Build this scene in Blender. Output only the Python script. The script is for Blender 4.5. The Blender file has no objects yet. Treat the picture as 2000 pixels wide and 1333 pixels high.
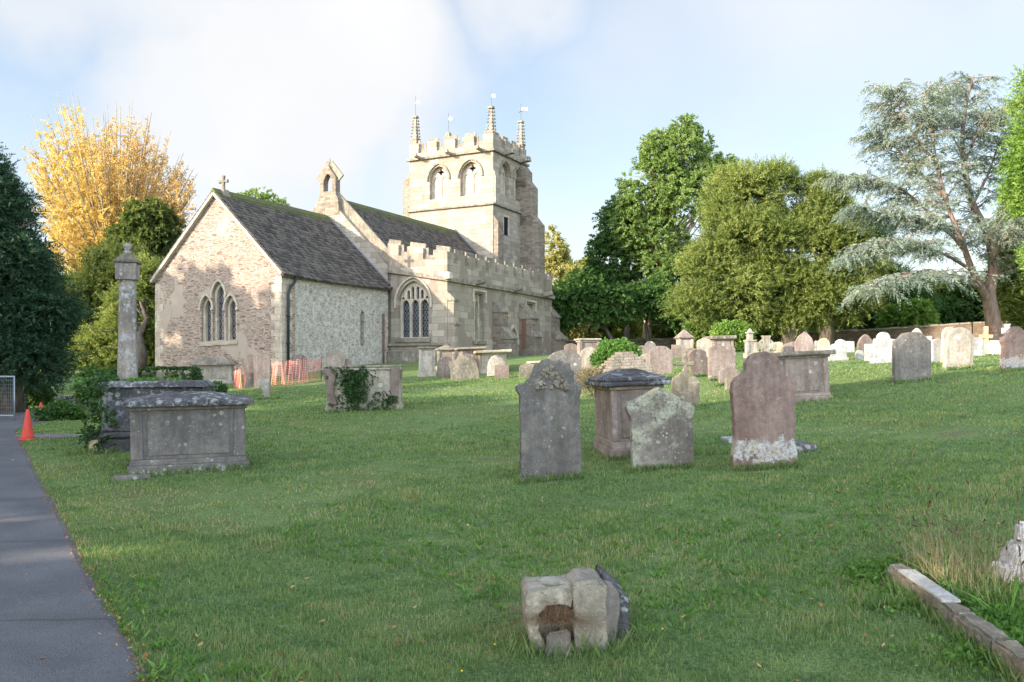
import bpy, bmesh, math, random
import numpy as np
from mathutils import Vector, Matrix
from mathutils.geometry import tessellate_polygon
random.seed(5)
R = math.radians
S = bpy.context.scene
COL = S.collection
# ------------------------------------------------------------------ camera
F, HX, HY, EYE = 1700.0, 1000.0, 720.0, 1.62      # focal length and horizon in photo pixels, eye height
cam = bpy.data.cameras.new('camera'); co = bpy.data.objects.new('camera', cam); COL.objects.link(co)
cam.sensor_width = 36; cam.lens = F / 2000 * 36; cam.shift_y = (HY - 666.5) / 2000
cam.clip_end = 3000; cam.clip_start = .05
co.location = (0, 0, EYE); co.rotation_euler = (R(90), 0, 0); S.camera = co
# ------------------------------------------------------------------ sky and sun
SUN_B, SUN_E = R(62), R(19)                        # sun comes from the left and a little behind
SH = Vector((-math.sin(SUN_B), -math.cos(SUN_B)))
w = bpy.data.worlds.new('World'); S.world = w; w.use_nodes = True
nt = w.node_tree; N = nt.nodes; L = nt.links
for n in list(N): N.remove(n)
out = N.new('ShaderNodeOutputWorld'); bg = N.new('ShaderNodeBackground'); bg.inputs[1].default_value = 0.12
sky = N.new('ShaderNodeTexSky'); sky.sky_type = 'NISHITA'; sky.sun_disc = False
sky.sun_elevation = SUN_E; sky.sun_rotation = math.atan2(SH.x, SH.y)
sky.air_density = 1.0; sky.dust_density = .8; sky.ozone_density = 1.0
tc = N.new('ShaderNodeTexCoord')
def wmath(op, a, b=None):
    m = N.new('ShaderNodeMath'); m.operation = op
    for i, v in enumerate((a, b)):
        if v is None: continue
        if isinstance(v, (int, float)): m.inputs[i].default_value = v
        else: L.new(v, m.inputs[i])
    return m.outputs[0]
wn = N.new('ShaderNodeTexNoise'); wn.inputs['Scale'].default_value = 3.6; wn.inputs['Detail'].default_value = 8; wn.inputs['Roughness'].default_value = .52
L.new(tc.outputs['Generated'], wn.inputs['Vector'])
wn2 = N.new('ShaderNodeTexNoise'); wn2.inputs['Scale'].default_value = 6; wn2.inputs['Detail'].default_value = 5
L.new(tc.outputs['Generated'], wn2.inputs['Vector'])
acc = None
for (px, py, r0, r1, amt) in ((600, 170, .07, .19, 1.0), (420, 230, .04, .16, .95), (760, 60, .04, .18, 1.0), (480, 400, .04, .20, .8), (70, 10, .0, .09, .75), (300, 330, .02, .14, .7),
                              (800, 270, .02, .13, .8), (500, -200, .1, .28, .9), (1250, 70, .0, .20, .5), (1500, 150, .0, .22, .45), (1850, -60, .0, .3, .5), (1700, -400, .1, .5, .7), (1060, 540, .0, .16, .8)):
    d = Vector(((px - HX) / F, 1, (HY - py) / F)).normalized()
    v = N.new('ShaderNodeVectorMath'); v.operation = 'DISTANCE'; v.inputs[1].default_value = d
    L.new(tc.outputs['Generated'], v.inputs[0])
    dd = wmath('ADD', v.outputs['Value'], wmath('MULTIPLY', wmath('SUBTRACT', wn.outputs[0], .5), .40))
    mr = N.new('ShaderNodeMapRange'); mr.interpolation_type = 'SMOOTHSTEP'
    mr.inputs['From Min'].default_value = r1; mr.inputs['From Max'].default_value = r0
    mr.inputs['To Min'].default_value = 0; mr.inputs['To Max'].default_value = amt
    L.new(dd, mr.inputs['Value'])
    acc = mr.outputs[0] if acc is None else wmath('MAXIMUM', acc, mr.outputs[0])
# scattered cloud elsewhere round the dome
mr = N.new('ShaderNodeMapRange'); mr.interpolation_type = 'SMOOTHSTEP'
mr.inputs['From Min'].default_value = .5; mr.inputs['From Max'].default_value = .75; mr.inputs['To Max'].default_value = .8
L.new(wn.outputs[0], mr.inputs['Value']); acc = wmath('MAXIMUM', acc, mr.outputs[0])
sepw = N.new('ShaderNodeSeparateXYZ'); L.new(tc.outputs['Generated'], sepw.inputs[0])
hz = N.new('ShaderNodeMapRange'); hz.inputs['From Min'].default_value = .30; hz.inputs['From Max'].default_value = 0; hz.inputs['To Max'].default_value = .6
L.new(sepw.outputs['Z'], hz.inputs['Value'])
acc = wmath('MAXIMUM', acc, hz.outputs[0])
acc = wmath('ADD', wmath('MULTIPLY', acc, .74), .25)
cc = N.new('ShaderNodeMixRGB'); cc.inputs[1].default_value = (3.05, 3.15, 3.35, 1); cc.inputs[2].default_value = (3.8, 3.78, 3.74, 1)
L.new(wn2.outputs[0], cc.inputs[0])
mx = N.new('ShaderNodeMixRGB'); L.new(acc, mx.inputs[0]); L.new(sky.outputs[0], mx.inputs[1]); L.new(cc.outputs[0], mx.inputs[2])
rear_fill = N.new('ShaderNodeMapRange'); rear_fill.inputs['From Min'].default_value = .25; rear_fill.inputs['From Max'].default_value = -.7; rear_fill.inputs['To Min'].default_value = 1; rear_fill.inputs['To Max'].default_value = 4.6
L.new(sepw.outputs['Y'], rear_fill.inputs['Value'])          # whole sky behind the camera boosted, added as fill for the shaded lawn
ml = N.new('ShaderNodeMixRGB'); ml.blend_type = 'MULTIPLY'; ml.inputs[0].default_value = 1; L.new(mx.outputs[0], ml.inputs[1]); L.new(rear_fill.outputs[0], ml.inputs[2])
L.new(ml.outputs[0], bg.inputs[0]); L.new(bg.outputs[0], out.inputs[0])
sl = bpy.data.lights.new('sun', 'SUN'); sl.energy = 5.0; sl.angle = R(.6); sl.color = (1, .88, .74)
so = bpy.data.objects.new('sun', sl); COL.objects.link(so); so.location = (-60, -30, 40)
sv = Vector((SH.x * math.cos(SUN_E), SH.y * math.cos(SUN_E), math.sin(SUN_E)))
so.rotation_euler = sv.to_track_quat('Z', 'Y').to_euler()
S.view_settings.view_transform = 'Standard'; S.view_settings.look = 'None'
S.view_settings.exposure = 1.22; S.view_settings.gamma = 1; S.view_settings.use_curve_mapping = False
S.cycles.max_bounces = 6; S.cycles.diffuse_bounces = 3; S.cycles.transparent_max_bounces = 12

# ------------------------------------------------------------------ terrain height
def P(px, Y): return (px - HX) / F * Y
_s = [(-3, 4, 0), (3, 4, .05), (0, 1, 0), (0, 6, .02), (P(368, 11.7), 11.7, .21), (P(1075, 10.5), 10.5, .26), (P(1490, 10), 10, .48), (P(1290, 11.1), 11.1, .34),
      (P(710, 19), 19, .73), (P(550, 35), 35, 1.31), (P(303, 38.3), 38.3, 1.45), (P(873, 40), 40, 1.95), (P(1078, 50.5), 50.5, 2.3), (P(1570, 17.9), 17.9, .94),
      (P(1780, 18.7), 18.7, 1.31), (P(1865, 20.7), 20.7, 1.6), (P(1975, 20.5), 20.5, 1.62), (P(1410, 21), 21, 1.22), (P(1750, 45), 45, 2.6), (P(1130, 50), 50, 2.6),
      (P(55, 15), 15, .37), (P(15, 22), 22, .33), (P(1940, 40), 40, 2.85), (P(1990, 30), 30, 2.15), (P(1600, 30), 30, 2.0), (P(900, 27), 27, 1.15),
      (0, 75, 3), (-60, 70, 2), (60, 70, 3.6), (60, 30, 2.8), (-60, 30, .6), (-40, 0, 0), (40, 0, .8), (0, -30, 0), (-40, -30, 0), (40, -30, .3), (0, 110, 3.2), (80, 110, 4), (-80, 110, 2.4), (-110, 20, .5), (110, 20, 3)]
_s = np.array(_s)
def _phi(r2): return np.where(r2 < 1e-9, 0, .5 * r2 * np.log(np.maximum(r2, 1e-9)))
_n = len(_s); _A = np.zeros((_n + 3, _n + 3)); _d2 = ((_s[:, None, :2] - _s[None, :, :2]) ** 2).sum(2)
_A[:_n, :_n] = _phi(_d2) + np.eye(_n) * 3.0
_A[:_n, _n] = 1; _A[:_n, _n + 1:] = _s[:, :2]; _A[_n:, :_n] = _A[:_n, _n:].T
_w = np.linalg.solve(_A, np.concatenate([_s[:, 2], [0, 0, 0]]))
def H(x, y):
    x = np.clip(np.asarray(x, float), -110, 110); y = np.clip(np.asarray(y, float), -30, 110); sh = x.shape
    x = x.ravel(); y = y.ravel(); z = np.zeros(len(x))
    for a in range(0, len(x), 40000):
        X = x[a:a + 40000]; Y = y[a:a + 40000]
        r2 = (X[:, None] - _s[None, :, 0]) ** 2 + (Y[:, None] - _s[None, :, 1]) ** 2
        z[a:a + 40000] = _phi(r2) @ _w[:_n] + _w[_n] + _w[_n + 1] * X + _w[_n + 2] * Y
    return z.reshape(sh)
def hz1(x, y): return float(H(np.array([x]), np.array([y]))[0])
def gp(px, py, ymin=3.0, ymax=90):
    """where the line of sight through a pixel meets the ground"""
    Y = np.linspace(ymin, ymax, 1200); X = (px - HX) / F * Y
    d = EYE + (HY - py) / F * Y - H(X, Y)
    i = np.argmax(d < 0)
    if d[i] >= 0: i = int(np.argmin(d))
    elif i > 0:
        t = d[i - 1] / (d[i - 1] - d[i]); Yc = Y[i - 1] + t * (Y[i] - Y[i - 1])
        return Vector(((px - HX) / F * Yc, Yc, hz1((px - HX) / F * Yc, Yc)))
    return Vector((X[i], Y[i], hz1(X[i], Y[i])))
def at(px, py, Y): return Vector(((px - HX) / F * Y, Y, EYE + (HY - py) / F * Y))

# ------------------------------------------------------------------ object helpers
def tag(o, label=None, cat=None, group=None, kind=None):
    if label: o['label'] = label
    if cat: o['category'] = cat
    if group: o['group'] = group
    if kind: o['kind'] = kind
    return o
def empty(name, loc, rz=0, rx=0, ry=0):
    o = bpy.data.objects.new(name, None); COL.objects.link(o); o.empty_display_size = .2
    o.location = loc; o.rotation_euler = (rx, ry, rz); return o
class MB:
    def __init__(s): s.v = []; s.f = []
    def add(s, vs, fs):
        b = len(s.v); s.v += [tuple(v) for v in vs]; s.f += [tuple(b + i for i in f) for f in fs]; return s
    def box(s, x0, x1, y0, y1, z0, z1, M=None, top=None):
        vs = [Vector((x, y, z)) for z in (z0, z1) for y in (y0, y1) for x in (x0, x1)]
        if top:
            cx, cy = (x0 + x1) / 2, (y0 + y1) / 2
            for i in range(4, 8): vs[i] = Vector((cx + (vs[i].x - cx) * top[0], cy + (vs[i].y - cy) * top[1], vs[i].z))
        if M: vs = [M @ v for v in vs]
        return s.add(vs, [(0, 2, 3, 1), (4, 5, 7, 6), (0, 1, 5, 4), (1, 3, 7, 5), (3, 2, 6, 7), (2, 0, 4, 6)])
    def beam(s, a, b, wd, ht, up=Vector((0, 0, 1))):
        a = Vector(a); b = Vector(b); d = (b - a); ln = d.length
        if ln < 1e-6: return s
        d.normalize(); sd = d.cross(up)
        if sd.length < 1e-4: sd = d.cross(Vector((1, 0, 0)))
        sd.normalize(); u = sd.cross(d)
        vs = [p + sd * (wd / 2 * i) + u * (ht / 2 * j) for p in (a, b) for j in (-1, 1) for i in (-1, 1)]
        return s.add(vs, [(0, 1, 3, 2), (4, 6, 7, 5), (0, 4, 5, 1), (1, 5, 7, 3), (3, 7, 6, 2), (2, 6, 4, 0)])
    def panel(s, o, ux, n, outline, holes=(), uz=Vector((0, 0, 1))):
        """solid plate: outline with holes, front face at o, extruded by the vector n"""
        o = Vector(o); ux = Vector(ux); n = Vector(n)
        loops = [list(outline)] + [list(h) for h in holes]
        flat = [o + ux * a + uz * b for lp in loops for a, b in lp]
        tri = tessellate_polygon([[Vector((a, b, 0)) for a, b in lp] for lp in loops])
        k = len(flat); b0 = len(s.v)
        nf = ux.cross(uz)
        vs = flat + [p + n for p in flat]
        fs = []
        for t in tri:
            nn = (flat[t[1]] - flat[t[0]]).cross(flat[t[2]] - flat[t[0]])
            if nn.dot(n) > 0: t = t[::-1]
            fs.append(tuple(t)); fs.append(tuple(i + k for i in t[::-1]))
        i0 = 0
        for lp in loops:
            m = len(lp)
            for i in range(m):
                a, b = i0 + i, i0 + (i + 1) % m
                fs.append((a, b, b + k, a + k))
            i0 += m
        return s.add(vs, fs)
    def tube(s, pts, rad, n=7, cap=True):
        pts = [Vector(p) for p in pts]
        if isinstance(rad, (int, float)): rad = [rad] * len(pts)
        ref = None; vs = []
        for i, p in enumerate(pts):
            d = (pts[min(i + 1, len(pts) - 1)] - pts[max(i - 1, 0)])
            d.normalize()
            if ref is None:
                ref = d.cross(Vector((0, 0, 1)))
                if ref.length < .05: ref = d.cross(Vector((1, 0, 0)))
            ref = (ref - d * ref.dot(d)).normalized(); q = d.cross(ref)
            for k in range(n):
                a = 2 * math.pi * k / n; vs.append(p + (ref * math.cos(a) + q * math.sin(a)) * rad[i])
        fs = [(i * n + k, i * n + (k + 1) % n, (i + 1) * n + (k + 1) % n, (i + 1) * n + k) for i in range(len(pts) - 1) for k in range(n)]
        if cap: fs += [tuple(range(n))[::-1], tuple((len(pts) - 1) * n + k for k in range(n))]
        return s.add(vs, fs)
    def lathe(s, prof, n=16, o=(0, 0, 0), sq=None, M=None, rot=0):
        o = Vector(o); vs = []
        for r, z in prof:
            for k in range(n):
                a = 2 * math.pi * k / n + rot; vs.append(o + Vector((math.cos(a) * r, math.sin(a) * r, z)))
        if M: vs = [M @ v for v in vs]
        fs = [(i * n + k, i * n + (k + 1) % n, (i + 1) * n + (k + 1) % n, (i + 1) * n + k) for i in range(len(prof) - 1) for k in range(n)]
        fs += [tuple(range(n))[::-1], tuple((len(prof) - 1) * n + k for k in range(n))]
        return s.add(vs, fs)
    def build(s, name, mat, parent=None, smooth=False, bevel=0, seg=2, fix=True):
        me = bpy.data.meshes.new(name); me.from_pydata(s.v, [], s.f)
        if fix:
            bm = bmesh.new(); bm.from_mesh(me); bmesh.ops.recalc_face_normals(bm, faces=bm.faces)
            bm.to_mesh(me); bm.free()
        me.materials.append(mat)
        if smooth: me.polygons.foreach_set('use_smooth', [True] * len(me.polygons))
        o = bpy.data.objects.new(name, me); COL.objects.link(o); o.parent = parent
        if bevel:
            m = o.modifiers.new('bevel', 'BEVEL'); m.width = bevel; m.segments = seg; m.limit_method = 'ANGLE'; m.angle_limit = R(40)
        return o

# ------------------------------------------------------------------ materials
class Mt:
    def __init__(s, name, rough=.9, spec=.2):
        s.m = bpy.data.materials.new(name); s.m.use_nodes = True; s.t = s.m.node_tree
        s.b = s.t.nodes['Principled BSDF']; s.b.inputs['Roughness'].default_value = rough
        s.b.inputs['Specular IOR Level'].default_value = spec
        s.tc = s.t.nodes.new('ShaderNodeTexCoord')
    def n(s, k, **kw):
        x = s.t.nodes.new(k)
        for a, b in kw.items():
            if hasattr(x, a): setattr(x, a, b)
        return x
    def lk(s, a, b): s.t.links.new(a, b)
    def setin(s, sock, v):
        if isinstance(v, bpy.types.NodeSocket): s.lk(v, sock)
        elif isinstance(v, (tuple, list)) and len(v) == 3 and sock.type == 'RGBA': sock.default_value = (*v, 1)
        else: sock.default_value = v
    def math(s, op, a, b=0., clamp=False):
        m = s.n('ShaderNodeMath', operation=op); m.use_clamp = clamp; s.setin(m.inputs[0], a); s.setin(m.inputs[1], b); return m.outputs[0]
    def noise(s, vec, sc, det=4, ro=.55, dist=0.):
        x = s.n('ShaderNodeTexNoise'); x.inputs['Scale'].default_value = sc; x.inputs['Detail'].default_value = det
        x.inputs['Roughness'].default_value = ro; x.inputs['Distortion'].default_value = dist; s.lk(vec, x.inputs['Vector']); return x.outputs[0]
    def step(s, v, a, b, lo=0., hi=1.):
        x = s.n('ShaderNodeMapRange'); x.interpolation_type = 'SMOOTHSTEP'; s.setin(x.inputs['Value'], v)
        x.inputs['From Min'].default_value = a; x.inputs['From Max'].default_value = b; x.inputs['To Min'].default_value = lo; x.inputs['To Max'].default_value = hi; return x.outputs[0]
    def mix(s, f, a, b, mode='MIX'):
        x = s.n('ShaderNodeMixRGB', blend_type=mode); s.setin(x.inputs[0], f); s.setin(x.inputs[1], a); s.setin(x.inputs[2], b); return x.outputs[0]
    def vor(s, vec, sc, feat='F1', out='Distance', rnd=1.):
        x = s.n('ShaderNodeTexVoronoi', feature=feat); x.inputs['Scale'].default_value = sc; x.inputs['Randomness'].default_value = rnd; s.lk(vec, x.inputs['Vector']); return x
    def vmul(s, vec, k):
        x = s.n('ShaderNodeVectorMath', operation='MULTIPLY'); s.lk(vec, x.inputs[0]); x.inputs[1].default_value = k; return x.outputs[0]
    def vadd(s, vec, v):
        x = s.n('ShaderNodeVectorMath', operation='ADD'); s.lk(vec, x.inputs[0]); s.lk(v, x.inputs[1]); return x.outputs[0]
    def objvec(s):
        oi = s.n('ShaderNodeObjectInfo'); m = s.math('MULTIPLY', oi.outputs['Random'], 37.0)
        c = s.n('ShaderNodeCombineXYZ'); s.lk(m, c.inputs[0]); s.lk(m, c.inputs[1])
        return s.vadd(s.tc.outputs['Object'], c.outputs[0])
    def col(s, c): s.setin(s.b.inputs['Base Color'], c)
    def bump(s, h, st=.4, dist=.02):
        x = s.n('ShaderNodeBump'); x.inputs['Strength'].default_value = st; x.inputs['Distance'].default_value = dist
        s.lk(h, x.inputs['Height']); s.lk(x.outputs[0], s.b.inputs['Normal'])

def stone(name, c1, c2, lich=(.62, .62, .56), lamt=.3, lsc=9., dark=(.10, .095, .085), damt=.3, bump=.5, fine=60, zl=None, moss=0.):
    """weathered stone with grain, round lichen colonies, dark stains"""
    m = Mt(name); v = m.objvec()
    big = m.noise(v, 2.2, 5, .6, .3); c = m.mix(m.step(big, .35, .65), c1, c2)
    g = m.noise(v, fine, 3, .7); c = m.mix(.55, c, m.mix(g, (.35, .35, .35), (1.6, 1.6, 1.6)), 'MULTIPLY')
    mid = m.noise(v, 14, 6, .65); c = m.mix(.5, c, m.mix(m.step(mid, .3, .7), (.6, .6, .6), (1.35, 1.35, 1.35)), 'MULTIPLY')
    st = m.noise(m.vmul(v, (3.2, 3.2, .7)), 1.6, 5, .6)
    c = m.mix(m.math('MULTIPLY', m.step(st, .5, .72), damt), c, dark)
    vs_ = m.noise(m.vmul(v, (5, 5, .5)), 2.2, 6, .7); c = m.mix(.45, c, m.mix(m.step(vs_, .3, .7), (.62, .60, .58), (1.32, 1.32, 1.32)), 'MULTIPLY')
    wob = m.noise(v, lsc * 5, 6, .75); brk = m.step(m.noise(v, lsc * 7, 4, .7), .40, .56)
    def colonies(sc, rmax, thr, seed):
        vo = m.vor(m.vmul(v, (1, 1, 1 + seed)), sc); cs = m.n('ShaderNodeSeparateColor'); m.lk(vo.outputs['Color'], cs.inputs[0])
        r = m.math('MULTIPLY', m.math('POWER', cs.outputs[0], 1.8), rmax); dd = m.math('ADD', vo.outputs['Distance'], m.math('MULTIPLY', m.math('SUBTRACT', wob, .5), .9))
        return m.math('MULTIPLY', m.step(m.math('SUBTRACT', dd, r), .05, -.05), m.math('LESS_THAN', cs.outputs[1], thr))
    zone = m.step(m.noise(v, 2.3, 4, .6), .36, .56)
    spot = m.math('MULTIPLY', colonies(lsc, .42, lamt * 1.1, .01), zone); speck = m.math('MULTIPLY', colonies(lsc * 4.5, .38, lamt * .8, .02), m.step(m.noise(v, 3.1, 4, .6), .42, .64))
    pat = m.noise(v, lsc * 1.1, 10, .80); pat = m.step(pat, .70 - lamt * .22, .78 - lamt * .22)
    ms = m.noise(v, 1.7, 3); pat = m.math('MULTIPLY', pat, m.step(ms, .42, .55))
    lm = m.math('MAXIMUM', m.math('MULTIPLY', m.math('MAXIMUM', m.math('MULTIPLY', spot, m.math('ADD', m.math('MULTIPLY', brk, .5), .5)), speck), .72), m.math('MULTIPLY', pat, .65))
    if zl is not None:                                                  # lichen crust hugging the foot of the stone
        sx = m.n('ShaderNodeSeparateXYZ'); m.lk(m.tc.outputs['Object'], sx.inputs[0])
        zz = m.math('ADD', sx.outputs['Z'], m.math('MULTIPLY', m.math('SUBTRACT', m.noise(v, 7, 8, .75), .5), .62))
        band = m.math('MULTIPLY', m.step(zz, zl[0] - .02, zl[0]), m.step(zz, zl[1], zl[1] - .02)); band = m.math('MULTIPLY', band, m.step(m.noise(v, 22, 8, .8), .38, .52))
        lm = m.math('MAXIMUM', lm, m.math('MULTIPLY', band, .78))
    lc = m.mix(m.step(m.noise(v, 40, 5, .75), .3, .7), tuple(x * .55 for x in lich), tuple(min(1, x * 1.2) for x in lich)); lc = m.mix(m.math('MULTIPLY', m.step(m.noise(v, 4, 3), .5, .7), .6), lc, (lich[0] * .85, lich[1] * .72, lich[2] * .42))
    c = m.mix(lm, c, lc)
    if moss:
        c = m.mix(m.math('MULTIPLY', m.step(m.noise(v, 5, 6, .7), .58, .66), moss), c, (.10, .11, .03))
    m.col(c)
    h = m.math('ADD', m.math('MULTIPLY', mid, .8), m.math('MULTIPLY', g, .35)); h = m.math('ADD', h, m.math('MULTIPLY', lm, .25))
    m.bump(h, bump, .02)
    return m.m

def masonry(name, bw, bh, c1, c2, c3, mortar, mort=.02, wob=.05, wash=None, washamt=.5, patch=None, patchamt=.5, bump=.6, stain=.35, lich=.15, rub=False):
    """wall of coursed stones; u runs along either axis, v is height"""
    m = Mt(name); o = m.tc.outputs['Object']; sx = m.n('ShaderNodeSeparateXYZ'); m.lk(o, sx.inputs[0])
    u = m.math('ADD', sx.outputs['X'], sx.outputs['Y'])
    nz = m.math('SUBTRACT', m.noise(o, 1.6, 4, .6), .5); nz2 = m.math('SUBTRACT', m.noise(m.vmul(o, (1, 1, 1.7)), 4.3, 3, .6), .5)
    cx = m.n('ShaderNodeCombineXYZ')
    m.lk(m.math('ADD', u, m.math('MULTIPLY', nz2, wob * 3.0)), cx.inputs[0])
    m.lk(m.math('ADD', sx.outputs['Z'], m.math('ADD', m.math('MULTIPLY', nz, wob * 3.0), m.math('MULTIPLY', nz2, wob * 1.6))), cx.inputs[1])
    def brick(bw, bh, mort, f, off):
        b = m.n('ShaderNodeTexBrick'); b.offset = off; b.inputs['Scale'].default_value = 1; b.inputs['Brick Width'].default_value = bw; b.inputs['Row Height'].default_value = bh
        b.inputs['Mortar Size'].default_value = mort; b.inputs['Mortar Smooth'].default_value = .35; b.inputs['Bias'].default_value = 0
        b.inputs['Color1'].default_value = (0, 0, 0, 1); b.inputs['Color2'].default_value = (1, 1, 1, 1); b.inputs['Mortar'].default_value = (.5, .5, .5, 1)
        m.lk(cx.outputs[0], b.inputs['Vector']); return b
    b = brick(bw, bh, mort, 0, .5)
    g = m.noise(o, 30, 4, .7); mid = m.noise(o, 5, 5, .65)
    if rub:
        vv_ = m.vmul(cx.outputs[0], (1 / bw, 1 / bh, 1)); v1 = m.vor(vv_, 1., rnd=.85); v2 = m.vor(vv_, 1., 'DISTANCE_TO_EDGE', rnd=.85)
        t = m.math('ADD', m.math('MULTIPLY', v1.outputs['Color'], .6), m.math('MULTIPLY', mid, .4)); jm = m.step(m.math('ADD', v2.outputs['Distance'], m.math('MULTIPLY', m.math('SUBTRACT', g, .5), .12)), .13, .03)
    else: t = m.math('ADD', m.math('MULTIPLY', b.outputs['Color'], .6), m.math('MULTIPLY', mid, .4)); jm = b.outputs['Fac']
    c = m.mix(m.step(t, .2, .55), c1, c2); c = m.mix(m.step(t, .55, .85), c, c3)
    if patch:                                                          # larger dressed blocks let into the rubble
        pm = m.math('MULTIPLY', m.step(m.noise(m.vmul(o, (1, 1, .8)), .55, 3, .55), .66 - patchamt * .25, .67 - patchamt * .25), 1.)
        c = m.mix(pm, c, m.mix(mid, tuple(x * .85 for x in patch), tuple(x * 1.1 for x in patch))); jm = m.math('MULTIPLY', jm, m.math('SUBTRACT', 1., m.math('MULTIPLY', pm, .85)))
    c = m.mix(jm, c, mortar)
    c = m.mix(.5, c, m.mix(g, (.45, .45, .45), (1.5, 1.5, 1.5)), 'MULTIPLY')
    if wash:
        wm = m.step(m.math('ADD', m.noise(o, 4.2, 9, .72), m.math('MULTIPLY', jm, .06)), .57 - washamt * .22, .70 - washamt * .22)
        wm = m.math('MULTIPLY', wm, m.step(m.noise(o, .8, 5, .65), .34, .50, .25, 1.))
        c = m.mix(m.math('MULTIPLY', wm, .85), c, m.mix(g, tuple(x * .8 for x in wash), wash))
    st = m.noise(m.vmul(o, (2.4, 2.4, .35)), 1.1, 6, .65)
    c = m.mix(m.math('MULTIPLY', m.step(st, .52, .75), stain), c, (.10, .09, .08))
    lm = m.step(m.noise(o, 9, 7, .75), .66, .70); c = m.mix(m.math('MULTIPLY', lm, lich), c, (.75, .74, .68))
    m.col(c)
    h = m.math('SUBTRACT', m.math('ADD', m.math('MULTIPLY', mid, .5), m.math('MULTIPLY', g, .35)), m.math('MULTIPLY', jm, .5))
    m.bump(h, bump, .035)
    return m.m

def simple(name, c, rough=.7, spec=.3, metal=0, var=.25, sc=20, bump=0.):
    m = Mt(name, rough, spec); m.b.inputs['Metallic'].default_value = metal
    v = m.objvec(); n = m.noise(v, sc, 4, .6)
    m.col(m.mix(n, tuple(x * (1 - var) for x in c), tuple(min(1, x * (1 + var)) for x in c)))
    if bump: m.bump(n, bump, .01)
    return m.m

def foliage(name, a, b, c, trans=.35, rough=.6):
    """leaf colours picked per leaf through the attribute var"""
    m = Mt(name, rough, .25); at_ = m.n('ShaderNodeAttribute'); at_.attribute_name = 'var'
    cc = m.mix(m.step(at_.outputs['Fac'], 0, .5), a, b); cc = m.mix(m.step(at_.outputs['Fac'], .5, 1.), cc, c)
    m.col(cc)
    tr = m.n('ShaderNodeBsdfTranslucent'); m.lk(m.mix(1., cc, (1.3, 1.35, .75), 'MULTIPLY'), tr.inputs[0])
    ms = m.n('ShaderNodeMixShader'); ms.inputs[0].default_value = trans
    o = m.t.nodes['Material Output']; m.lk(m.b.outputs[0], ms.inputs[1]); m.lk(tr.outputs[0], ms.inputs[2]); m.lk(ms.outputs[0], o.inputs[0])
    return m.m
def bark(name, a, b):
    m = Mt(name); v = m.objvec(); n = m.noise(m.vmul(v, (1, 1, .25)), 9, 6, .65, .4); m.col(m.mix(m.step(n, .3, .7), a, b)); m.bump(n, .8, .05); return m.m

M = {}
M['gable'] = masonry('rubble_gable', .33, .07, (0.138, 0.092, 0.069), (0.258, 0.184, 0.138), (0.35, 0.267, 0.202), (0.368, 0.299, 0.235), .016, .05, patch=(0.359, 0.29, 0.225), patchamt=.20, stain=.25, lich=.35, rub=True)
M['wash'] = masonry('limewashed_rubble', .24, .11, (.22, .185, .14), (.29, .25, .195), (.36, .315, .25), (.38, .345, .285), .015, .06, wash=(.52, .475, .405), washamt=.45, stain=.3, lich=.5, rub=True)
M['ashlar'] = masonry('tower_ashlar', .62, .27, (0.231, 0.192, 0.144), (0.303, 0.256, 0.199), (0.361, 0.311, 0.245), (0.173, 0.137, 0.101), .010, .010, stain=.35, bump=.5, lich=.4)
M['aisle'] = masonry('aisle_ashlar', .70, .30, (0.223, 0.181, 0.135), (0.307, 0.256, 0.191), (0.372, 0.316, 0.242), (0.186, 0.149, 0.112), .010, .012, patch=(0.242, 0.191, 0.144), patchamt=.45, stain=.6, bump=.3, lich=.45)
M['buttress'] = masonry('buttress_stone', .30, .13, (0.152, 0.116, 0.084), (0.216, 0.172, 0.128), (0.28, 0.228, 0.172), (0.216, 0.176, 0.132), .012, .03, stain=.6, lich=.3)
M['dress'] = stone('dressed_stone', (.36, .30, .225), (.46, .39, .30), lamt=.3, lsc=6, damt=.25, bump=.3, fine=40)
M['weather'] = stone('weathered_coping', (.17, .145, .11), (.27, .225, .165), lamt=.3, lsc=5, damt=.5, bump=.5, moss=.4)
M['pink'] = stone('pinkish_sandstone', (0.194, 0.148, 0.12), (0.258, 0.202, 0.168), lamt=.35, lsc=9, damt=.3)
M['pinkfoot'] = stone('red_sandstone_crusted', (0.18, 0.118, 0.096), (0.228, 0.16, 0.132), lich=(.48, .465, .43), lamt=.38, lsc=10, damt=.3, zl=(.10, .33), bump=.7)
M['grey'] = stone('grey_sandstone', (0.133, 0.117, 0.0998), (0.191, 0.168, 0.144), lamt=.4, lsc=9, damt=.35)
M['greyfoot'] = stone('grey_sandstone_crusted', (0.107, 0.0962, 0.0873), (0.159, 0.141, 0.124), lich=(.46, .46, .42), lamt=.36, lsc=13, damt=.4, zl=(-.08, .05), moss=.25, bump=.6)
M['crust'] = stone('lichen_crusted_stone', (0.135, 0.113, 0.081), (0.234, 0.198, 0.149), lich=(.42, .42, .35), lamt=.75, lsc=9, damt=.5, moss=.6, bump=1.)
M['oolite'] = stone('cream_limestone', (0.306, 0.257, 0.198), (0.414, 0.356, 0.279), lamt=.35, lsc=7, damt=.4, bump=.4)
M['white'] = stone('white_limestone', (.33, .315, .285), (.43, .415, .38), lich=(.28, .26, .21), lamt=.35, lsc=6, damt=.4, bump=.3)
M['yellow'] = stone('yellow_limestone', (.46, .36, .22), (.56, .45, .29), lamt=.2, lsc=7, damt=.3, bump=.3)
M['brown'] = stone('brown_sandstone', (0.153, 0.113, 0.09), (0.221, 0.167, 0.135), lamt=.3, lsc=10, damt=.35)
M['black'] = stone('blackened_stone', (.045, .043, .045), (.095, .09, .088), lich=(.46, .47, .46), lamt=.95, lsc=9, dark=(.03, .03, .03), damt=.4, bump=.8)
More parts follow.
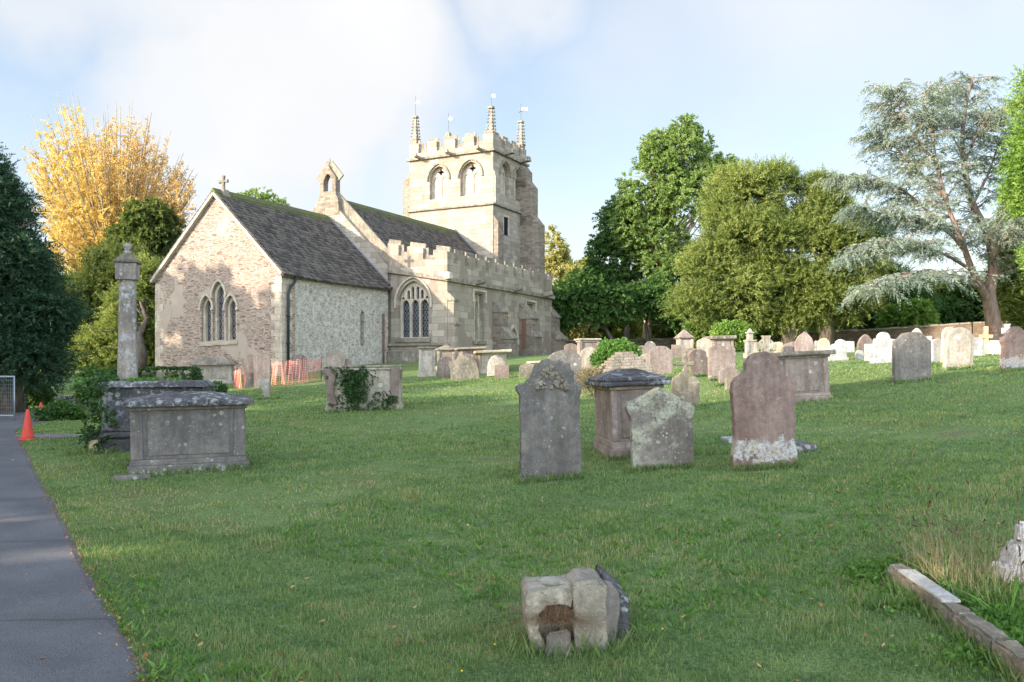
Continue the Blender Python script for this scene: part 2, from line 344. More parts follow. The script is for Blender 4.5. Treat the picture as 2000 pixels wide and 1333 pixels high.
M['ruin'] = stone('mossy_broken_stone', (.22, .19, .145), (.36, .32, .25), lich=(.52, .52, .46), lamt=.6, lsc=18, damt=.6, moss=.8, bump=1.0, dark=(.08, .07, .05))
M['streak'] = stone('streaked_stone', (0.131, 0.111, 0.0943), (0.193, 0.164, 0.139), lich=(.46, .46, .34), lamt=1.15, lsc=6, damt=.3)

def slate_mat():
    m = Mt('stone_slates', .85, .25); o = m.tc.outputs['Object']; sx = m.n('ShaderNodeSeparateXYZ'); m.lk(o, sx.inputs[0])
    av = m.n('ShaderNodeAttribute'); av.attribute_name = 'var'
    t = m.math('ADD', m.math('MULTIPLY', av.outputs['Fac'], .35), m.math('MULTIPLY', m.noise(o, 22, 6, .75), .65))
    c = m.mix(m.step(t, .25, .75), (.034, .028, .024), (.125, .103, .083))
    c = m.mix(m.math('MULTIPLY', m.step(m.noise(o, 11, 6, .75), .62, .67), .55), c, (.33, .31, .27))
    zz = m.math('ADD', sx.outputs['Z'], m.math('MULTIPLY', m.noise(o, 1.2, 4), 1.2))
    at_ = m.n('ShaderNodeAttribute'); at_.attribute_name = 'moss'
    mm = m.math('MULTIPLY', m.step(m.math('ADD', at_.outputs['Fac'], m.math('MULTIPLY', m.math('SUBTRACT', m.noise(o, 2.5, 5, .7), .5), .5)), .80, 1.0), .8)
    c = m.mix(mm, c, (.085, .095, .025))
    m.col(c); m.bump(m.noise(o, 25, 5, .7), .6, .02); return m.m
M['slate'] = slate_mat()
def leaded():
    m = Mt('leaded_glass', .25, .6); o = m.tc.outputs['Object']; sx = m.n('ShaderNodeSeparateXYZ'); m.lk(o, sx.inputs[0])
    u = m.math('ADD', sx.outputs['X'], sx.outputs['Y'])
    def saw(a, k): return m.math('LESS_THAN', m.math('ABSOLUTE', m.math('SUBTRACT', m.math('FRACT', m.math('MULTIPLY', a, k)), .5)), .10)
    a = m.math('ADD', m.math('MULTIPLY', u, 1.6), sx.outputs['Z']); b = m.math('SUBTRACT', m.math('MULTIPLY', u, 1.6), sx.outputs['Z'])
    ln = m.math('MAXIMUM', saw(a, 4.), saw(b, 4.))
    ba = m.math('LESS_THAN', m.math('FRACT', m.math('MULTIPLY', sx.outputs['Z'], 2.1)), .07)
    nn = m.noise(m.vmul(o, (6, 6, 5)), 1., 2)
    c = m.mix(nn, (.012, .013, .016), (.05, .055, .065))
    c = m.mix(m.math('MULTIPLY', ln, .75), c, (.20, .20, .21)); c = m.mix(ba, c, (.02, .02, .02))
    m.col(c); m.bump(nn, .3, .05); return m.m
M['glass'] = leaded()
M['void'] = simple('dark_interior', (.02, .02, .022), .9, 0)
M['iron'] = simple('painted_iron', (.012, .013, .015), .5, .4)
M['rust'] = simple('rusty_iron', (.17, .09, .055), .9, .1, var=.4)
M['lead'] = simple('lead_sheet', (.10, .105, .12), .6, .4)
M['gilt'] = simple('gilded_vane', (.75, .72, .62), .4, .5, .2)
M['wood'] = simple('old_oak', (.05, .035, .025), .8, .2)
M['pale_oak'] = stone('pale_oak', (.55, .36, .17), (.66, .46, .24), lamt=.02, damt=.2, bump=.2)

def grass_ground():
    m = Mt('lawn_ground', .95, .1); o = m.tc.outputs['Object']
    a = m.noise(o, .35, 5, .6); b = m.noise(o, 3.2, 6, .7); f = m.noise(o, 45, 4, .75)
    c = m.mix(m.step(b, .3, .7), (.10, .15, .055), (.16, .215, .085))
    c = m.mix(m.math('MULTIPLY', m.step(a, .42, .68), .65), c, (.13, .15, .05))
    pt = m.noise(m.vmul(o, (1, 1.6, 1)), .8, 7, .7)
    c = m.mix(m.math('MULTIPLY', m.step(pt, .56, .68), .7), c, (.15, .115, .07))
    c = m.mix(.85, c, m.mix(m.step(f, .3, .7), (.40, .42, .40), (1.45, 1.5, 1.3)), 'MULTIPLY')
    m.col(c); m.bump(m.math('ADD', f, b), .7, .03); return m.m
M['lawn'] = grass_ground()
def asphalt():
    m = Mt('worn_asphalt', .8, .3); o = m.tc.outputs['Object']; sx = m.n('ShaderNodeSeparateXYZ'); m.lk(o, sx.inputs[0])
    a = m.noise(o, 1.2, 5, .6); vo = m.vor(o, 130.); f = m.noise(o, 180, 3, .7)
    c = m.mix(m.step(a, .3, .7), (.085, .084, .09), (.13, .128, .133))
    c = m.mix(.7, c, m.mix(m.step(vo.outputs['Distance'], .1, .6), (1.7, 1.65, 1.6), (.55, .55, .55)), 'MULTIPLY')
    yy = m.math('ADD', m.math('ADD', sx.outputs['Y'], m.math('MULTIPLY', sx.outputs['X'], -.12)), m.math('MULTIPLY', m.noise(o, 1.5, 3), .12))
    crk = m.vor(m.vadd(o, m.vmul(m.tc.outputs['Object'], (0, 0, 0))), .9, 'DISTANCE_TO_EDGE'); seam = m.math('LESS_THAN', m.math('ABSOLUTE', m.math('SUBTRACT', m.math('FRACT', m.math('MULTIPLY', yy, .42)), .5)), .008)
    stg = m.step(m.math('ABSOLUTE', m.math('SUBTRACT', m.math('FRACT', m.math('MULTIPLY', yy, .42)), .5)), .12, .0, 0, .12)
    gr = m.noise(o, 420, 2, .6); c = m.mix(m.math('MULTIPLY', m.step(gr, .60, .66), .6), c, (.36, .35, .33)); c = m.mix(m.math('MULTIPLY', m.step(m.noise(o, 5, 8, .75), .60, .70), .5), c, (.06, .058, .05)); c = m.mix(stg, c, (.05, .045, .04)); c = m.mix(m.math('MULTIPLY', seam, .45), c, (.03, .035, .02))
    m.col(c); m.bump(m.math('ADD', vo.outputs['Distance'], f), .5, .006); return m.m
M['asphalt'] = asphalt()
M['blade'] = foliage('grass_blades', (.075, .145, .055), (.19, .275, .09), (.38, .33, .18), .5)
M['weed'] = foliage('broad_weed_leaves', (.065, .15, .03), (.12, .235, .045), (.19, .31, .075), .4)
M['fallen'] = foliage('fallen_leaves', (.22, .06, .02), (.34, .13, .035), (.45, .28, .10), .1)
M['dry'] = foliage('dry_stems', (.13, .115, .05), (.24, .19, .10), (.36, .30, .18), .2)
M['deadgrass'] = foliage('dead_grass', (.16, .09, .05), (.27, .17, .10), (.38, .27, .17), .2)
M['seed'] = foliage('seed_heads', (.07, .03, .02), (.12, .055, .035), (.17, .08, .05), .05)
M['yew'] = foliage('yew_needles', (.09, .135, .035), (.20, .24, .06), (.36, .37, .13), .4)
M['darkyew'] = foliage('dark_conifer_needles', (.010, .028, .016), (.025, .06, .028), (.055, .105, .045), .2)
M['maple'] = foliage('green_leaves', (.08, .135, .035), (.18, .255, .07), (.32, .39, .15), .45)
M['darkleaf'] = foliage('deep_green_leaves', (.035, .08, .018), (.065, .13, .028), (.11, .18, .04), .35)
M['cedar'] = foliage('blue_cedar_needles', (.11, .155, .125), (.21, .26, .21), (.37, .38, .28), .3)
M['gold'] = foliage('golden_leaves', (.46, .29, .09), (.57, .40, .14), (.58, .46, .25), .5)
M['russet'] = foliage('russet_leaves', (.36, .20, .09), (.50, .31, .12), (.60, .42, .18), .4)
M['olive'] = foliage('olive_leaves', (.09, .12, .025), (.18, .20, .035), (.36, .31, .05), .4)
M['darkolive'] = foliage('shaded_olive_leaves', (.05, .075, .02), (.10, .13, .03), (.24, .24, .06), .4)  # mid-dark olive, the leaves' own colour
M['pale'] = foliage('pale_yellow_leaves', (.20, .20, .06), (.33, .30, .10), (.45, .38, .14), .4)
M['lime'] = foliage('bright_green_sprays', (.08, .15, .025), (.15, .25, .04), (.24, .34, .07), .3)
M['ivy'] = foliage('ivy_leaves', (.02, .045, .014), (.035, .08, .02), (.07, .13, .03), .15, .4)
M['bark'] = bark('grey_bark', (.07, .055, .04), (.15, .12, .09))
M['redbark'] = bark('reddish_bark', (.14, .09, .068), (.27, .19, .145))
M['palebark'] = bark('pale_bark', (.22, .17, .10), (.38, .30, .18))

# ------------------------------------------------------------------ ground, path
def axis(segs):
    a = []
    for lo, hi, st in segs: a += list(np.arange(lo, hi, st))
    return np.array(a + [segs[-1][1]])
gx = axis([(-1200, -120, 90), (-120, -40, 4), (-40, -16, 1), (-16, 18, .35), (18, 50, 1), (50, 120, 5), (120, 1200, 90)])
gy = axis([(-300, -30, 40), (-30, 0, 3), (0, 30, .35), (30, 60, .8), (60, 120, 4), (120, 1800, 120)])
def micro(x, y): return .012 * np.sin(x * 2.1 + 1.3 * np.sin(y * 1.7)) * np.sin(y * 2.6 + np.sin(x * 1.9)) + .03 * np.sin(x * .6 + 2) * np.sin(y * .75)
def HG(x, y):
    x = np.asarray(x, float); y = np.asarray(y, float)
    return H(x, y) + micro(x, y)
GX, GY = np.meshgrid(gx, gy); GZ = HG(GX, GY)
nx_, ny_ = len(gx), len(gy)
me = bpy.data.meshes.new('ground')
vv = np.stack([GX.ravel(), GY.ravel(), GZ.ravel()], 1)
ii = (np.arange(ny_ - 1)[:, None] * nx_ + np.arange(nx_ - 1)[None, :]).ravel()
me.from_pydata(vv.tolist(), [], np.stack([ii, ii + 1, ii + nx_ + 1, ii + nx_], 1).tolist())
me.materials.append(M['lawn']); me.polygons.foreach_set('use_smooth', [True] * len(me.polygons))
ground = bpy.data.objects.new('ground', me); COL.objects.link(ground); tag(ground, kind='structure')
# path edge, from pixels on the ground
edge_px = [(300, 1333), (245, 1240), (185, 1150), (155, 1085), (130, 1030), (106, 985), (84, 945), (64, 910), (46, 878), (37, 858), (30, 840)]
edge = [gp(*p) for p in edge_px]
e0 = edge[0]; edge = [Vector((e0.x + .62, 2.4, 0)), Vector((e0.x + .3, 3.4, 0))] + edge
e1 = edge[-1]; edge += [e1 + Vector((-.3, 2.5, 0)), e1 + Vector((-1.5, 5, 0)), e1 + Vector((-5, 8, 0)), e1 + Vector((-12, 11, 0))]
EX = np.array([p.x for p in edge]); EYs = np.array([p.y for p in edge])
edge = [Vector((EX[0] + 2.2, -12, 0)), Vector((EX[0] + 1.0, -3, 0))] + edge
EX = np.array([p.x for p in edge]); EYs = np.array([p.y for p in edge])
ys = np.arange(-12, edge[-1].y, .2); xs = np.interp(ys, EYs, EX)
for _ in range(3): xs[1:-1] = (xs[:-2] + xs[1:-1] + xs[2:]) / 3
rngp = np.random.default_rng(3)
xe = xs + .018 * rngp.standard_normal(len(xs))
offs = [0, -.06, -.3, -.6, -1, -1.4, -1.8, -2.2]
pv = []
for o_ in offs:
    X = (xe if o_ == 0 else xs) + o_; pv.append(np.stack([X, ys, HG(X, ys) + (.004 if o_ == 0 else .022)], 1))
k = len(ys); pf = [(a * k + i, a * k + i + 1, (a + 1) * k + i + 1, (a + 1) * k + i) for a in range(len(offs) - 1) for i in range(k - 1)]
me = bpy.data.meshes.new('path'); me.from_pydata(np.concatenate(pv).tolist(), [], pf); me.materials.append(M['asphalt'])
path = bpy.data.objects.new('path', me); COL.objects.link(path); tag(path, kind='structure')
if path.data.polygons[0].normal.z < 0: path.data.flip_normals()
def path_edge(y): return np.interp(y, ys, xs)

# ------------------------------------------------------------------ leaf meshes
def quads(name, V, var, mat, parent=None):
    """V: (n, 4, 3) leaf corners"""
    n = len(V); me = bpy.data.meshes.new(name)
    me.vertices.add(n * 4); me.vertices.foreach_set('co', V.reshape(-1).astype(np.float32))
    me.loops.add(n * 4); me.loops.foreach_set('vertex_index', np.arange(n * 4, dtype=np.int32))
    me.polygons.add(n); me.polygons.foreach_set('loop_start', np.arange(0, n * 4, 4, dtype=np.int32))
    me.polygons.foreach_set('loop_total', np.full(n, 4, dtype=np.int32))
    me.update(calc_edges=True)
    a = me.attributes.new('var', 'FLOAT', 'FACE'); a.data.foreach_set('value', np.clip(var, 0, 1).astype(np.float32))
    me.materials.append(mat)
    o = bpy.data.objects.new(name, me); COL.objects.link(o); o.parent = parent; return o
def unit(a): return a / np.maximum(np.linalg.norm(a, axis=-1, keepdims=True), 1e-9)
def leaves(P0, D, ln, wd, rng, fold=.15):
    """rhombic leaves from points P0 along D"""
    n = len(P0); D = unit(D); r = unit(rng.standard_normal((n, 3))); s = unit(np.cross(D, r)); u = np.cross(s, D)
    ln = np.asarray(ln).reshape(-1, 1) * np.ones((n, 1)); wd = np.asarray(wd).reshape(-1, 1) * np.ones((n, 1))
    return np.stack([P0, P0 + D * ln * .45 + s * wd * .5 + u * ln * fold, P0 + D * ln, P0 + D * ln * .45 - s * wd * .5 + u * ln * fold], 1)
def sprays(O, D, rng, n=14, L=.6, ll=.2, lw=.1, droop=.3, spread=.9, base=None):
    """leafy twigs: n leaves along each"""
    k = len(O); t = np.linspace(.08, 1, n)[None, :, None] + rng.uniform(-.03, .03, (k, n, 1))
    Ls = L * rng.uniform(.6, 1.25, (k, 1, 1)); D = unit(D)[:, None, :]
    p = O[:, None, :] + D * Ls * t; p[..., 2] -= (droop * Ls * t * t)[..., 0]
    side = unit(np.cross(D, rng.standard_normal((k, 1, 3)))); sg = np.where(np.arange(n) % 2, 1, -1)[None, :, None]
    up = np.cross(side, D)
    d = D * .8 + side * sg * spread + up * rng.uniform(-.4, .4, (k, n, 1)); d[..., 2] -= droop * .6
    sc = (1.15 - .5 * t)
    V = leaves(p.reshape(-1, 3), d.reshape(-1, 3), (ll * sc * rng.uniform(.7, 1.3, (k, n, 1))).reshape(-1), (lw * sc).reshape(-1) * np.ones(k * n), rng)
    if base is None: base = rng.uniform(.2, .7, k)
    var = np.repeat(base, n) + rng.normal(0, .09, k * n)
    return V, var
def gapnoise(p, s, f):
    q = p * f
    return (np.sin(q[:, 0] * 1.3 + s) * np.sin(q[:, 1] * 1.1 + s * 2) + np.sin(q[:, 2] * 1.7 + s * 3 + q[:, 0] * .6) * np.sin(q[:, 1] * .9 - q[:, 2] * .7 + s)) * .5
def crown_pts(blobs, rng, n, shell=.35, gap=-.35, gf=.9):
    """blobs: list of centre(3), radii(3). Points near the joint surface, with outward directions."""
    C0 = np.array([b[0] for b in blobs]); R0 = np.array([b[1] for b in blobs]); nb = 15; dd = unit(rng.standard_normal((len(C0), nb, 3))); dd[..., 2] = np.abs(dd[..., 2]) * np.where(rng.random((len(C0), nb)) < .75, 1, -1)
    C2 = (C0[:, None] + dd * R0[:, None] * rng.uniform(.78, 1.02, (len(C0), nb, 1))).reshape(-1, 3); R2 = np.repeat(R0, nb, 0) * rng.uniform(.20, .36, (len(C0) * nb, 1))
    blobs = [(c, r * .90) for c, r in zip(C0, R0)] + list(zip(C2, R2))
    C = np.array([b[0] for b in blobs]); Rr = np.array([b[1] for b in blobs]); area = Rr[:, 0] * Rr[:, 2] + Rr[:, 1] * Rr[:, 2]
    pick = rng.choice(len(blobs), n * 3, p=area / area.sum()); d = unit(rng.standard_normal((n * 3, 3)))
    rr = 1 - shell * rng.random((n * 3, 1)) ** 1.6; wob = 1 + .16 * gapnoise(d * 3 + C[pick], 1.7, 1.6)[:, None]
    p = C[pick] + d * Rr[pick] * rr * wob
    keep = np.ones(len(p), bool)
    for c, r in zip(C, Rr):
        keep &= (((p - c) / r) ** 2).sum(1) > .42
    keep &= gapnoise(p, 2.1, gf) > gap
    keep &= d[:, 2] > -.75
    p = p[keep][:n]; d = d[keep][:n]; return p, d
def blobs_px(lst, Y, dep=.8):
    out_ = []
    for b in lst:
        px, py, rx, ry = b[:4]; dy = b[4] if len(b) > 4 else 0
        y = Y + dy; k_ = y / F; c = at(px, py, y)
        out_.append(((c.x, c.y, c.z), (rx * k_, (rx + ry) / 2 * k_ * dep, ry * k_)))
    return out_
def branchy(mb, base, blobs, rng, r0, nl=10, fork=.35, seg=5):
    """trunk and limbs reaching into every blob"""
    base = Vector(base); top = Vector(max(blobs, key=lambda b: b[0][2])[0])
    tp = [base.lerp(top, t) + Vector((rng.normal(0, .12), rng.normal(0, .12), 0)) * (t > 0) for t in np.linspace(0, 1, 6)]
    tp[1].x = base.x + (tp[1].x - base.x) * .3; tp[1].y = base.y + (tp[1].y - base.y) * .3
    mb.tube(tp, [r0 * 1.15, r0 * .85, r0 * .65, r0 * .45, r0 * .28, r0 * .1], 8)
    for c, r in blobs:
        for _ in range(nl):
            t = rng.uniform(fork, .85); i = min(int(t * 5), 4); s = tp[i].lerp(tp[i + 1], t * 5 - i)
            d = unit(rng.standard_normal(3)); e = Vector(c) + Vector(d * np.array(r) * rng.uniform(.3, .85))
            if e.z < s.z - .5: e.z = s.z + .2
            m_ = s.lerp(e, .5) + Vector((rng.normal(0, .25), rng.normal(0, .25), -.06 * (e - s).length))
            rr = r0 * .30 * rng.uniform(.5, 1)
            mb.tube([s, s.lerp(m_, .5), m_, m_.lerp(e, .55), e], [rr, rr * .8, rr * .55, rr * .35, rr * .1], seg, False)
def tree(name, label, base, blobs, leafmat, barkmat, seed, n=2200, sp=None, r0=.3, nl=6, shell=.35, gap=-.35, gf=.9, group=None, cat='tree', up=.25, leafname='crown', clump=None):
    rng = np.random.default_rng(seed); base = Vector(base)
    t = empty(name, base); tag(t, label, cat, group)
    off = np.array(base)
    bl = [(tuple(np.array(c) - off), r) for c, r in blobs]
    p, d = crown_pts(bl, rng, n, shell, gap, gf)
    tone = .45 + .26 * gapnoise(p, seed * .7, 1.3) + .16 * gapnoise(p, seed * 1.7, 3.4) + rng.normal(0, .08, len(p))
    if clump:
        k = clump; q = len(p); p = np.repeat(p, k, 0) + rng.normal(0, .16, (q * k, 3)); d = unit(np.repeat(d, k, 0) + rng.normal(0, .3, (q * k, 3))); tone = np.repeat(tone, k)
    d = unit(d + np.array([0, 0, up]) + rng.normal(0, .25, d.shape))
    V, var = sprays(p, d, rng, base=tone, **(sp or {}))
    quads(leafname, V, var, leafmat, t)
    if r0:
        mb = MB(); branchy(mb, (0, 0, 0), bl, rng, r0, nl); mb.build('trunk', barkmat, t, True, fix=False)
    return t
# ================================================================== CHURCH
D1 = Vector((870, 1700, 0)).normalized(); D2 = Vector((-D1.y, D1.x, 0))
KX, KY, CB = P(550, 35.0), 35.0, 1.0
CH = empty('church', (KX, KY, CB), math.atan2(D1.y, D1.x))
tag(CH, 'old stone parish church with battlemented west tower, slate roofs and lancet gable', 'church')
def lx(px, yl):
    r = (px - HX) / F; return (r * (KY + yl * D2.y) - KX - yl * D2.x) / (D1.x - r * D1.y)
def ly(px, xl):
    r = (px - HX) / F; return (r * (KY + xl * D1.y) - KX - xl * D1.x) / (D2.x - r * D2.y)
def lz(py, xl, yl): return (HY - py) / F * (KY + xl * D1.y + yl * D2.y) + EYE - CB
def arch(cx, z0, w_, zs, za, n=8):
    """pointed-arch opening, anticlockwise from bottom left"""
    hw = w_ / 2; Hh = za - zs; Rr = (hw * hw + Hh * Hh) / (2 * hw)
    pts = [(cx - hw, z0), (cx + hw, z0)]
    a1 = math.atan2(Hh, -(Rr - hw) + 0) if False else None
    A = math.acos(max(-1, min(1, (Rr - hw) / Rr)))
    right = [(cx - (Rr - hw) + Rr * math.cos(A * i / n), zs + Rr * math.sin(A * i / n)) for i in range(n + 1)]
    left = [(2 * cx - a, b) for a, b in right[::-1]][1:]
    return pts + right + left
def crown_of(a): return a[2:]                          # arch part only
def band(mb, o, ux, n, cx, w_, zs, za, th, drop=0):
    ou = crown_of(arch(cx, 0, w_ + 2 * th, zs, za + th * 1.15)); inn = crown_of(arch(cx, 0, w_, zs, za))
    if drop: ou = [(ou[0][0], zs - drop)] + ou + [(ou[-1][0], zs - drop)]; inn = [(inn[0][0], zs - drop)] + inn + [(inn[-1][0], zs - drop)]
    m = len(ou); o = Vector(o); ux = Vector(ux); n = Vector(n); Z = Vector((0, 0, 1))
    vs = [o + ux * a + Z * b for a, b in ou + inn]; vs += [v + n for v in vs]; k = 2 * m; fs = []
    for i in range(m - 1):
        fs += [(i, i + 1, m + i + 1, m + i), (k + i, k + m + i, k + m + i + 1, k + i + 1), (i, k + i, k + i + 1, i + 1), (m + i, m + i + 1, k + m + i + 1, k + m + i)]
    fs += [(0, m, k + m, k), (m - 1, k + m - 1, k + 2 * m - 1, 2 * m - 1)]
    mb.add(vs, fs)
X_, Y_, Z_ = Vector((1, 0, 0)), Vector((0, 1, 0)), Vector((0, 0, 1))
# ---- chancel
CW, CL = ly(303, 0), 7.35
zE = lz(531, 0, 0); yc = CW / 2; zA = lz(375, 0, yc) - .10; zb = -.8
mb = MB(); wins = []
for (px, wpx, ptop, pbot) in ((403.5, 11.5, 586, 669), (427.5, 14.5, 558, 667), (451.5, 11.5, 586, 666)):
    c = ly(px, 0); w_ = abs(ly(px - wpx / 2, 0) - ly(px + wpx / 2, 0)); za = lz(ptop, 0, c); z0 = lz(pbot, 0, c); wins.append((c, w_, z0, za - w_ * 1.05, za))
# gable, front face at x=0, extruded towards +x
mb.panel((0, 0, 0), Y_, X_ * .8, [(0, zb), (CW, zb), (CW, zE), (yc, zA), (0, zE)], [arch(c, z0, w_ + .26, zs, za + .15) for c, w_, z0, zs, za in wins])
mb.build('gable_wall', M['gable'], CH, bevel=.03)
mb = MB()
nx0 = lx(704, 0); nx1 = lx(711.5, 0); nc = (nx0 + nx1) / 2; nw = (nx1 - nx0)
za = lz(607, nc, 0); z0 = lz(676, nc, 0)
mb.panel((.8, 0, 0), X_, Y_ * .7, [(0, zb), (CL - .8, zb), (CL - .8, zE), (0, zE)], [arch(nc - .8, z0, nw, za - .25, za)])
mb.box(.8, CL, CW - .7, CW, zb, zE)
mb.build('chancel_wall', M['wash'], CH)
mb = MB().box(nc - .4, nc + .4, .33, .36, z0 - .1, za + .1); mb.build('window', M['glass'], CH)
mb = MB(); mb2 = MB()                                 # corner quoins, a few mm proud of the wall
z = -.5; i = 0
while z < zE - .3:
    h = .30 + .07 * math.sin(i * 2.3); a = .62 if i % 2 else .36; b = .36 if i % 2 else .55
    mb.box(-.006, a, -.006, b, z, z + h - .012); mb2.box(-.005, .5 if i % 2 else .3, CW - (.3 if i % 2 else .5), CW + .006, z, z + h - .012); z += h; i += 1
mb.build('quoin', M['dress'], CH, bevel=.01); mb2.build('quoin', M['dress'], CH, bevel=.01)
for c, w_, z0, zs, za in wins:                        # lancets: moulded frame and leaded glass
    mb = MB(); a = arch(c, z0, w_ + .26, zs, za + .15)
    mb.panel((.10, 0, 0), Y_, X_ * .26, [(p, q) for p, q in a], [arch(c, z0 + .05, w_, zs, za)])
    mb.box(-.05, .14, c - w_ / 2 - .2, c + w_ / 2 + .2, z0 - .16, z0)
    f = mb.build('window', M['dress'], CH)
    MB().box(.24, .27, c - w_ / 2 - .03, c + w_ / 2 + .03, z0, za + .05).build('pane', M['glass'], f)
    hb = MB(); band(hb, (0, 0, 0), Y_, X_ * -.07, c, w_ + .30, zs, za + .18, .09); hb.build('hood_mould', M['dress'], f, bevel=.015)
    for sg in (-1, 1):
        MB().box(-.10, 0, c + sg * (w_ / 2 + .19) - .06, c + sg * (w_ / 2 + .19) + .06, zs - .10, zs + .02).build('label_stop', M['dress'], f, bevel=.02)
def roof(x0, x1, yc, half, zapex, slope, over, name, sag=0., th=.10, mossy=.35):
    """courses of stone slates, both pitches"""
    rng = np.random.default_rng(int(x0 * 7) + 3); V = []; Fc = []; ms = []; va = []
    nc_ = int((half + over) / .145); nxs = int((x1 - x0) / .19); xs_ = np.linspace(x0, x1, nxs + 1)
    for sgn in (-1, 1):
        for c in range(nc_):
            d0 = c / nc_; y0 = (half + over) * d0; y1 = (half + over) * (c + 1.22) / nc_
            for k_ in range(nxs):
                j = rng.uniform(-.012, .02); lift = rng.uniform(.018, .04); a, b = xs_[k_] + .006 + rng.uniform(0, .01), xs_[k_ + 1] - .003
                def z_(x, y): return zapex - y * slope - sag * math.sin(math.pi * (x - x0) / (x1 - x0)) * (y / (half + over)) ** .5 * 1.0
                yy1 = y1 + j
                q = [(a, yc + sgn * y0, z_(a, y0) + .012), (b, yc + sgn * y0, z_(b, y0) + .012), (b, yc + sgn * yy1, z_(b, yy1) + lift + .03), (a, yc + sgn * yy1, z_(a, yy1) + lift + .03)]
                q2 = [(p[0], p[1] - sgn * .004, p[2] - .045) for p in q]
                o_ = len(V); V += q + q2; Fc += [(o_, o_ + 1, o_ + 2, o_ + 3), (o_ + 3, o_ + 2, o_ + 6, o_ + 7), (o_, o_ + 3, o_ + 7, o_ + 4), (o_ + 1, o_ + 5, o_ + 6, o_ + 2)]
                ms += [1 - d0 * 2.2] * 4; va += [rng.random()] * 4
    o_ = len(V); zed = zapex - (half + over) * slope
    V += [(x, y, z) for x in (x0 + .02, x1 - .02) for y, z in ((yc - half - over + .05, zed - .02), (yc, zapex - .06), (yc + half + over - .05, zed - .02), (yc + half + over - .05, zed - .12), (yc, zapex - .22), (yc - half - over + .05, zed - .12))]
    n6 = 6; Fc += [tuple(o_ + i for i in range(6)), tuple(o_ + 6 + i for i in range(6))[::-1]] + [(o_ + i, o_ + 6 + i, o_ + 6 + (i + 1) % 6, o_ + (i + 1) % 6) for i in range(6)]; ms += [-1] * 8
    me = bpy.data.meshes.new(name); me.from_pydata(V, [], Fc); at_ = me.attributes.new('moss', 'FLOAT', 'FACE'); at_.data.foreach_set('value', ms); av = me.attributes.new('var', 'FLOAT', 'FACE'); av.data.foreach_set('value', va + [.5] * (len(ms) - len(va)))
    me.materials.append(M['slate']); o = bpy.data.objects.new(name, me); COL.objects.link(o); o.parent = CH
    rb = MB(); k_ = 0
    x = x0
    while x < x1 - .05:
        e = min(x + .5, x1); rb.add([(x, yc - .17, zapex - .13), (e - .01, yc - .17, zapex - .13), (e - .01, yc, zapex + .09), (x, yc, zapex + .09), (x, yc + .17, zapex - .13), (e - .01, yc + .17, zapex - .13)], [(0, 1, 2, 3), (3, 2, 5, 4), (0, 3, 4), (1, 5, 2)]); x = e
    r_ = rb.build('ridge_tile', M['mossy'], o); return o
m = Mt('mossy_ridge'); v_ = m.tc.outputs['Object']; m.col(m.mix(m.step(m.noise(v_, 3, 6, .7), .4, .6), (.09, .08, .06), (.10, .115, .03))); m.bump(m.noise(v_, 20, 4), .6, .02); M['mossy'] = m.m
sl1 = (zA - zE) / (CW / 2)
roof(-.16, CL, yc, CW / 2, zA + .16, sl1, .26, 'chancel_roof', sag=.10)
mb = MB()                                             # bargeboard-like stone verge
for sgn in (-1, 1):
    mb.beam((-.075, yc, zA + .02), (-.075, yc + sgn * (CW / 2 + .12), zE - .10), .13, .20, X_)
mb.build('verge', M['dress'], CH, bevel=.02)
mb = MB()
cxx = .45; zc = zA + .20                              # gable cross
mb.box(cxx - .22, cxx + .22, yc - .22, yc + .22, zc - .25, zc + .06, top=(.7, .7)); mb.box(cxx - .055, cxx + .055, yc - .055, yc + .055, zc, zc + .62)
mb.box(cxx - .05, cxx + .05, yc - .21, yc + .21, zc + .37, zc + .47)
for (a, b) in ((-.21, .42), (.21, .42), (0, .64)): mb.box(cxx - .06, cxx + .06, yc + a - .045 - (.02 if a == 0 else 0), yc + a + .045 + (.02 if a == 0 else 0), zc + b - .07, zc + b + .07 - (.04 if a == 0 else 0))
mb.build('gable_cross', M['weather'], CH, bevel=.02)
# downpipe on the north wall
mb = MB(); xp = lx(557, 0) + .05
mb.tube([(xp, -.12, -.4), (xp, -.12, zE - .85), (xp + .10, -.14, zE - .6), (xp + .30, -.22, zE - .35), (xp + .34, -.24, zE - .05)], .055, 8)
for z in (.5, 1.6, 2.7): mb.tube([(xp, -.12, z), (xp, -.12, z + .09)], .075, 8)
mb.tube([(xp, -.12, -.3), (xp, -.12, .35)], .062, 8)
mb.build('downpipe', M['iron'], CH, True)
xr = lx(747, 0) - .02
MB().tube([(xr, -.09, .2), (xr, -.09, lz(613, xr, 0))], .045, 8).build('rusty_pipe', M['rust'], CH, True)
# ---- nave
NX = CL; NEND = 19.65; zN = lz(386, NX, yc); nh = 4.0
zNe = zN - nh
mb = MB(); sy = -3.3
# gable wall that rises behind the chancel, with sloping shoulders
mb.panel((NX, 0, 0), Y_, X_ * .7, [(.02, zb), (yc + nh + .2, zb), (yc + nh + .2, zNe - .2), (yc, zN), (.02 - .2, zN - (yc + .18) * 1.0), (.02 - .2, zb)])
mb.build('nave_gable', M['ashlar'], CH)
mb = MB()
for sgn, run in ((-1, lambda: yc - (-.35)), (1, lambda: nh + .3)):
    rr = run(); mb.beam((NX + .30, yc, zN + .10), (NX + .30, yc + sgn * rr, zN + .10 - rr), .86, .14, X_)
mb.build('gable_coping', M['weather'], CH, bevel=.02)
MB().box(NX + .7, NEND, -.2, .4, zb, zNe + .2).box(NX + .7, NEND, yc + nh - .4, yc + nh + .2, zb, zNe).build('nave_wall', M['ashlar'], CH)
roof(NX + .6, NEND, yc, nh, zN + .02, 1.0, .35, 'nave_roof', sag=.06)
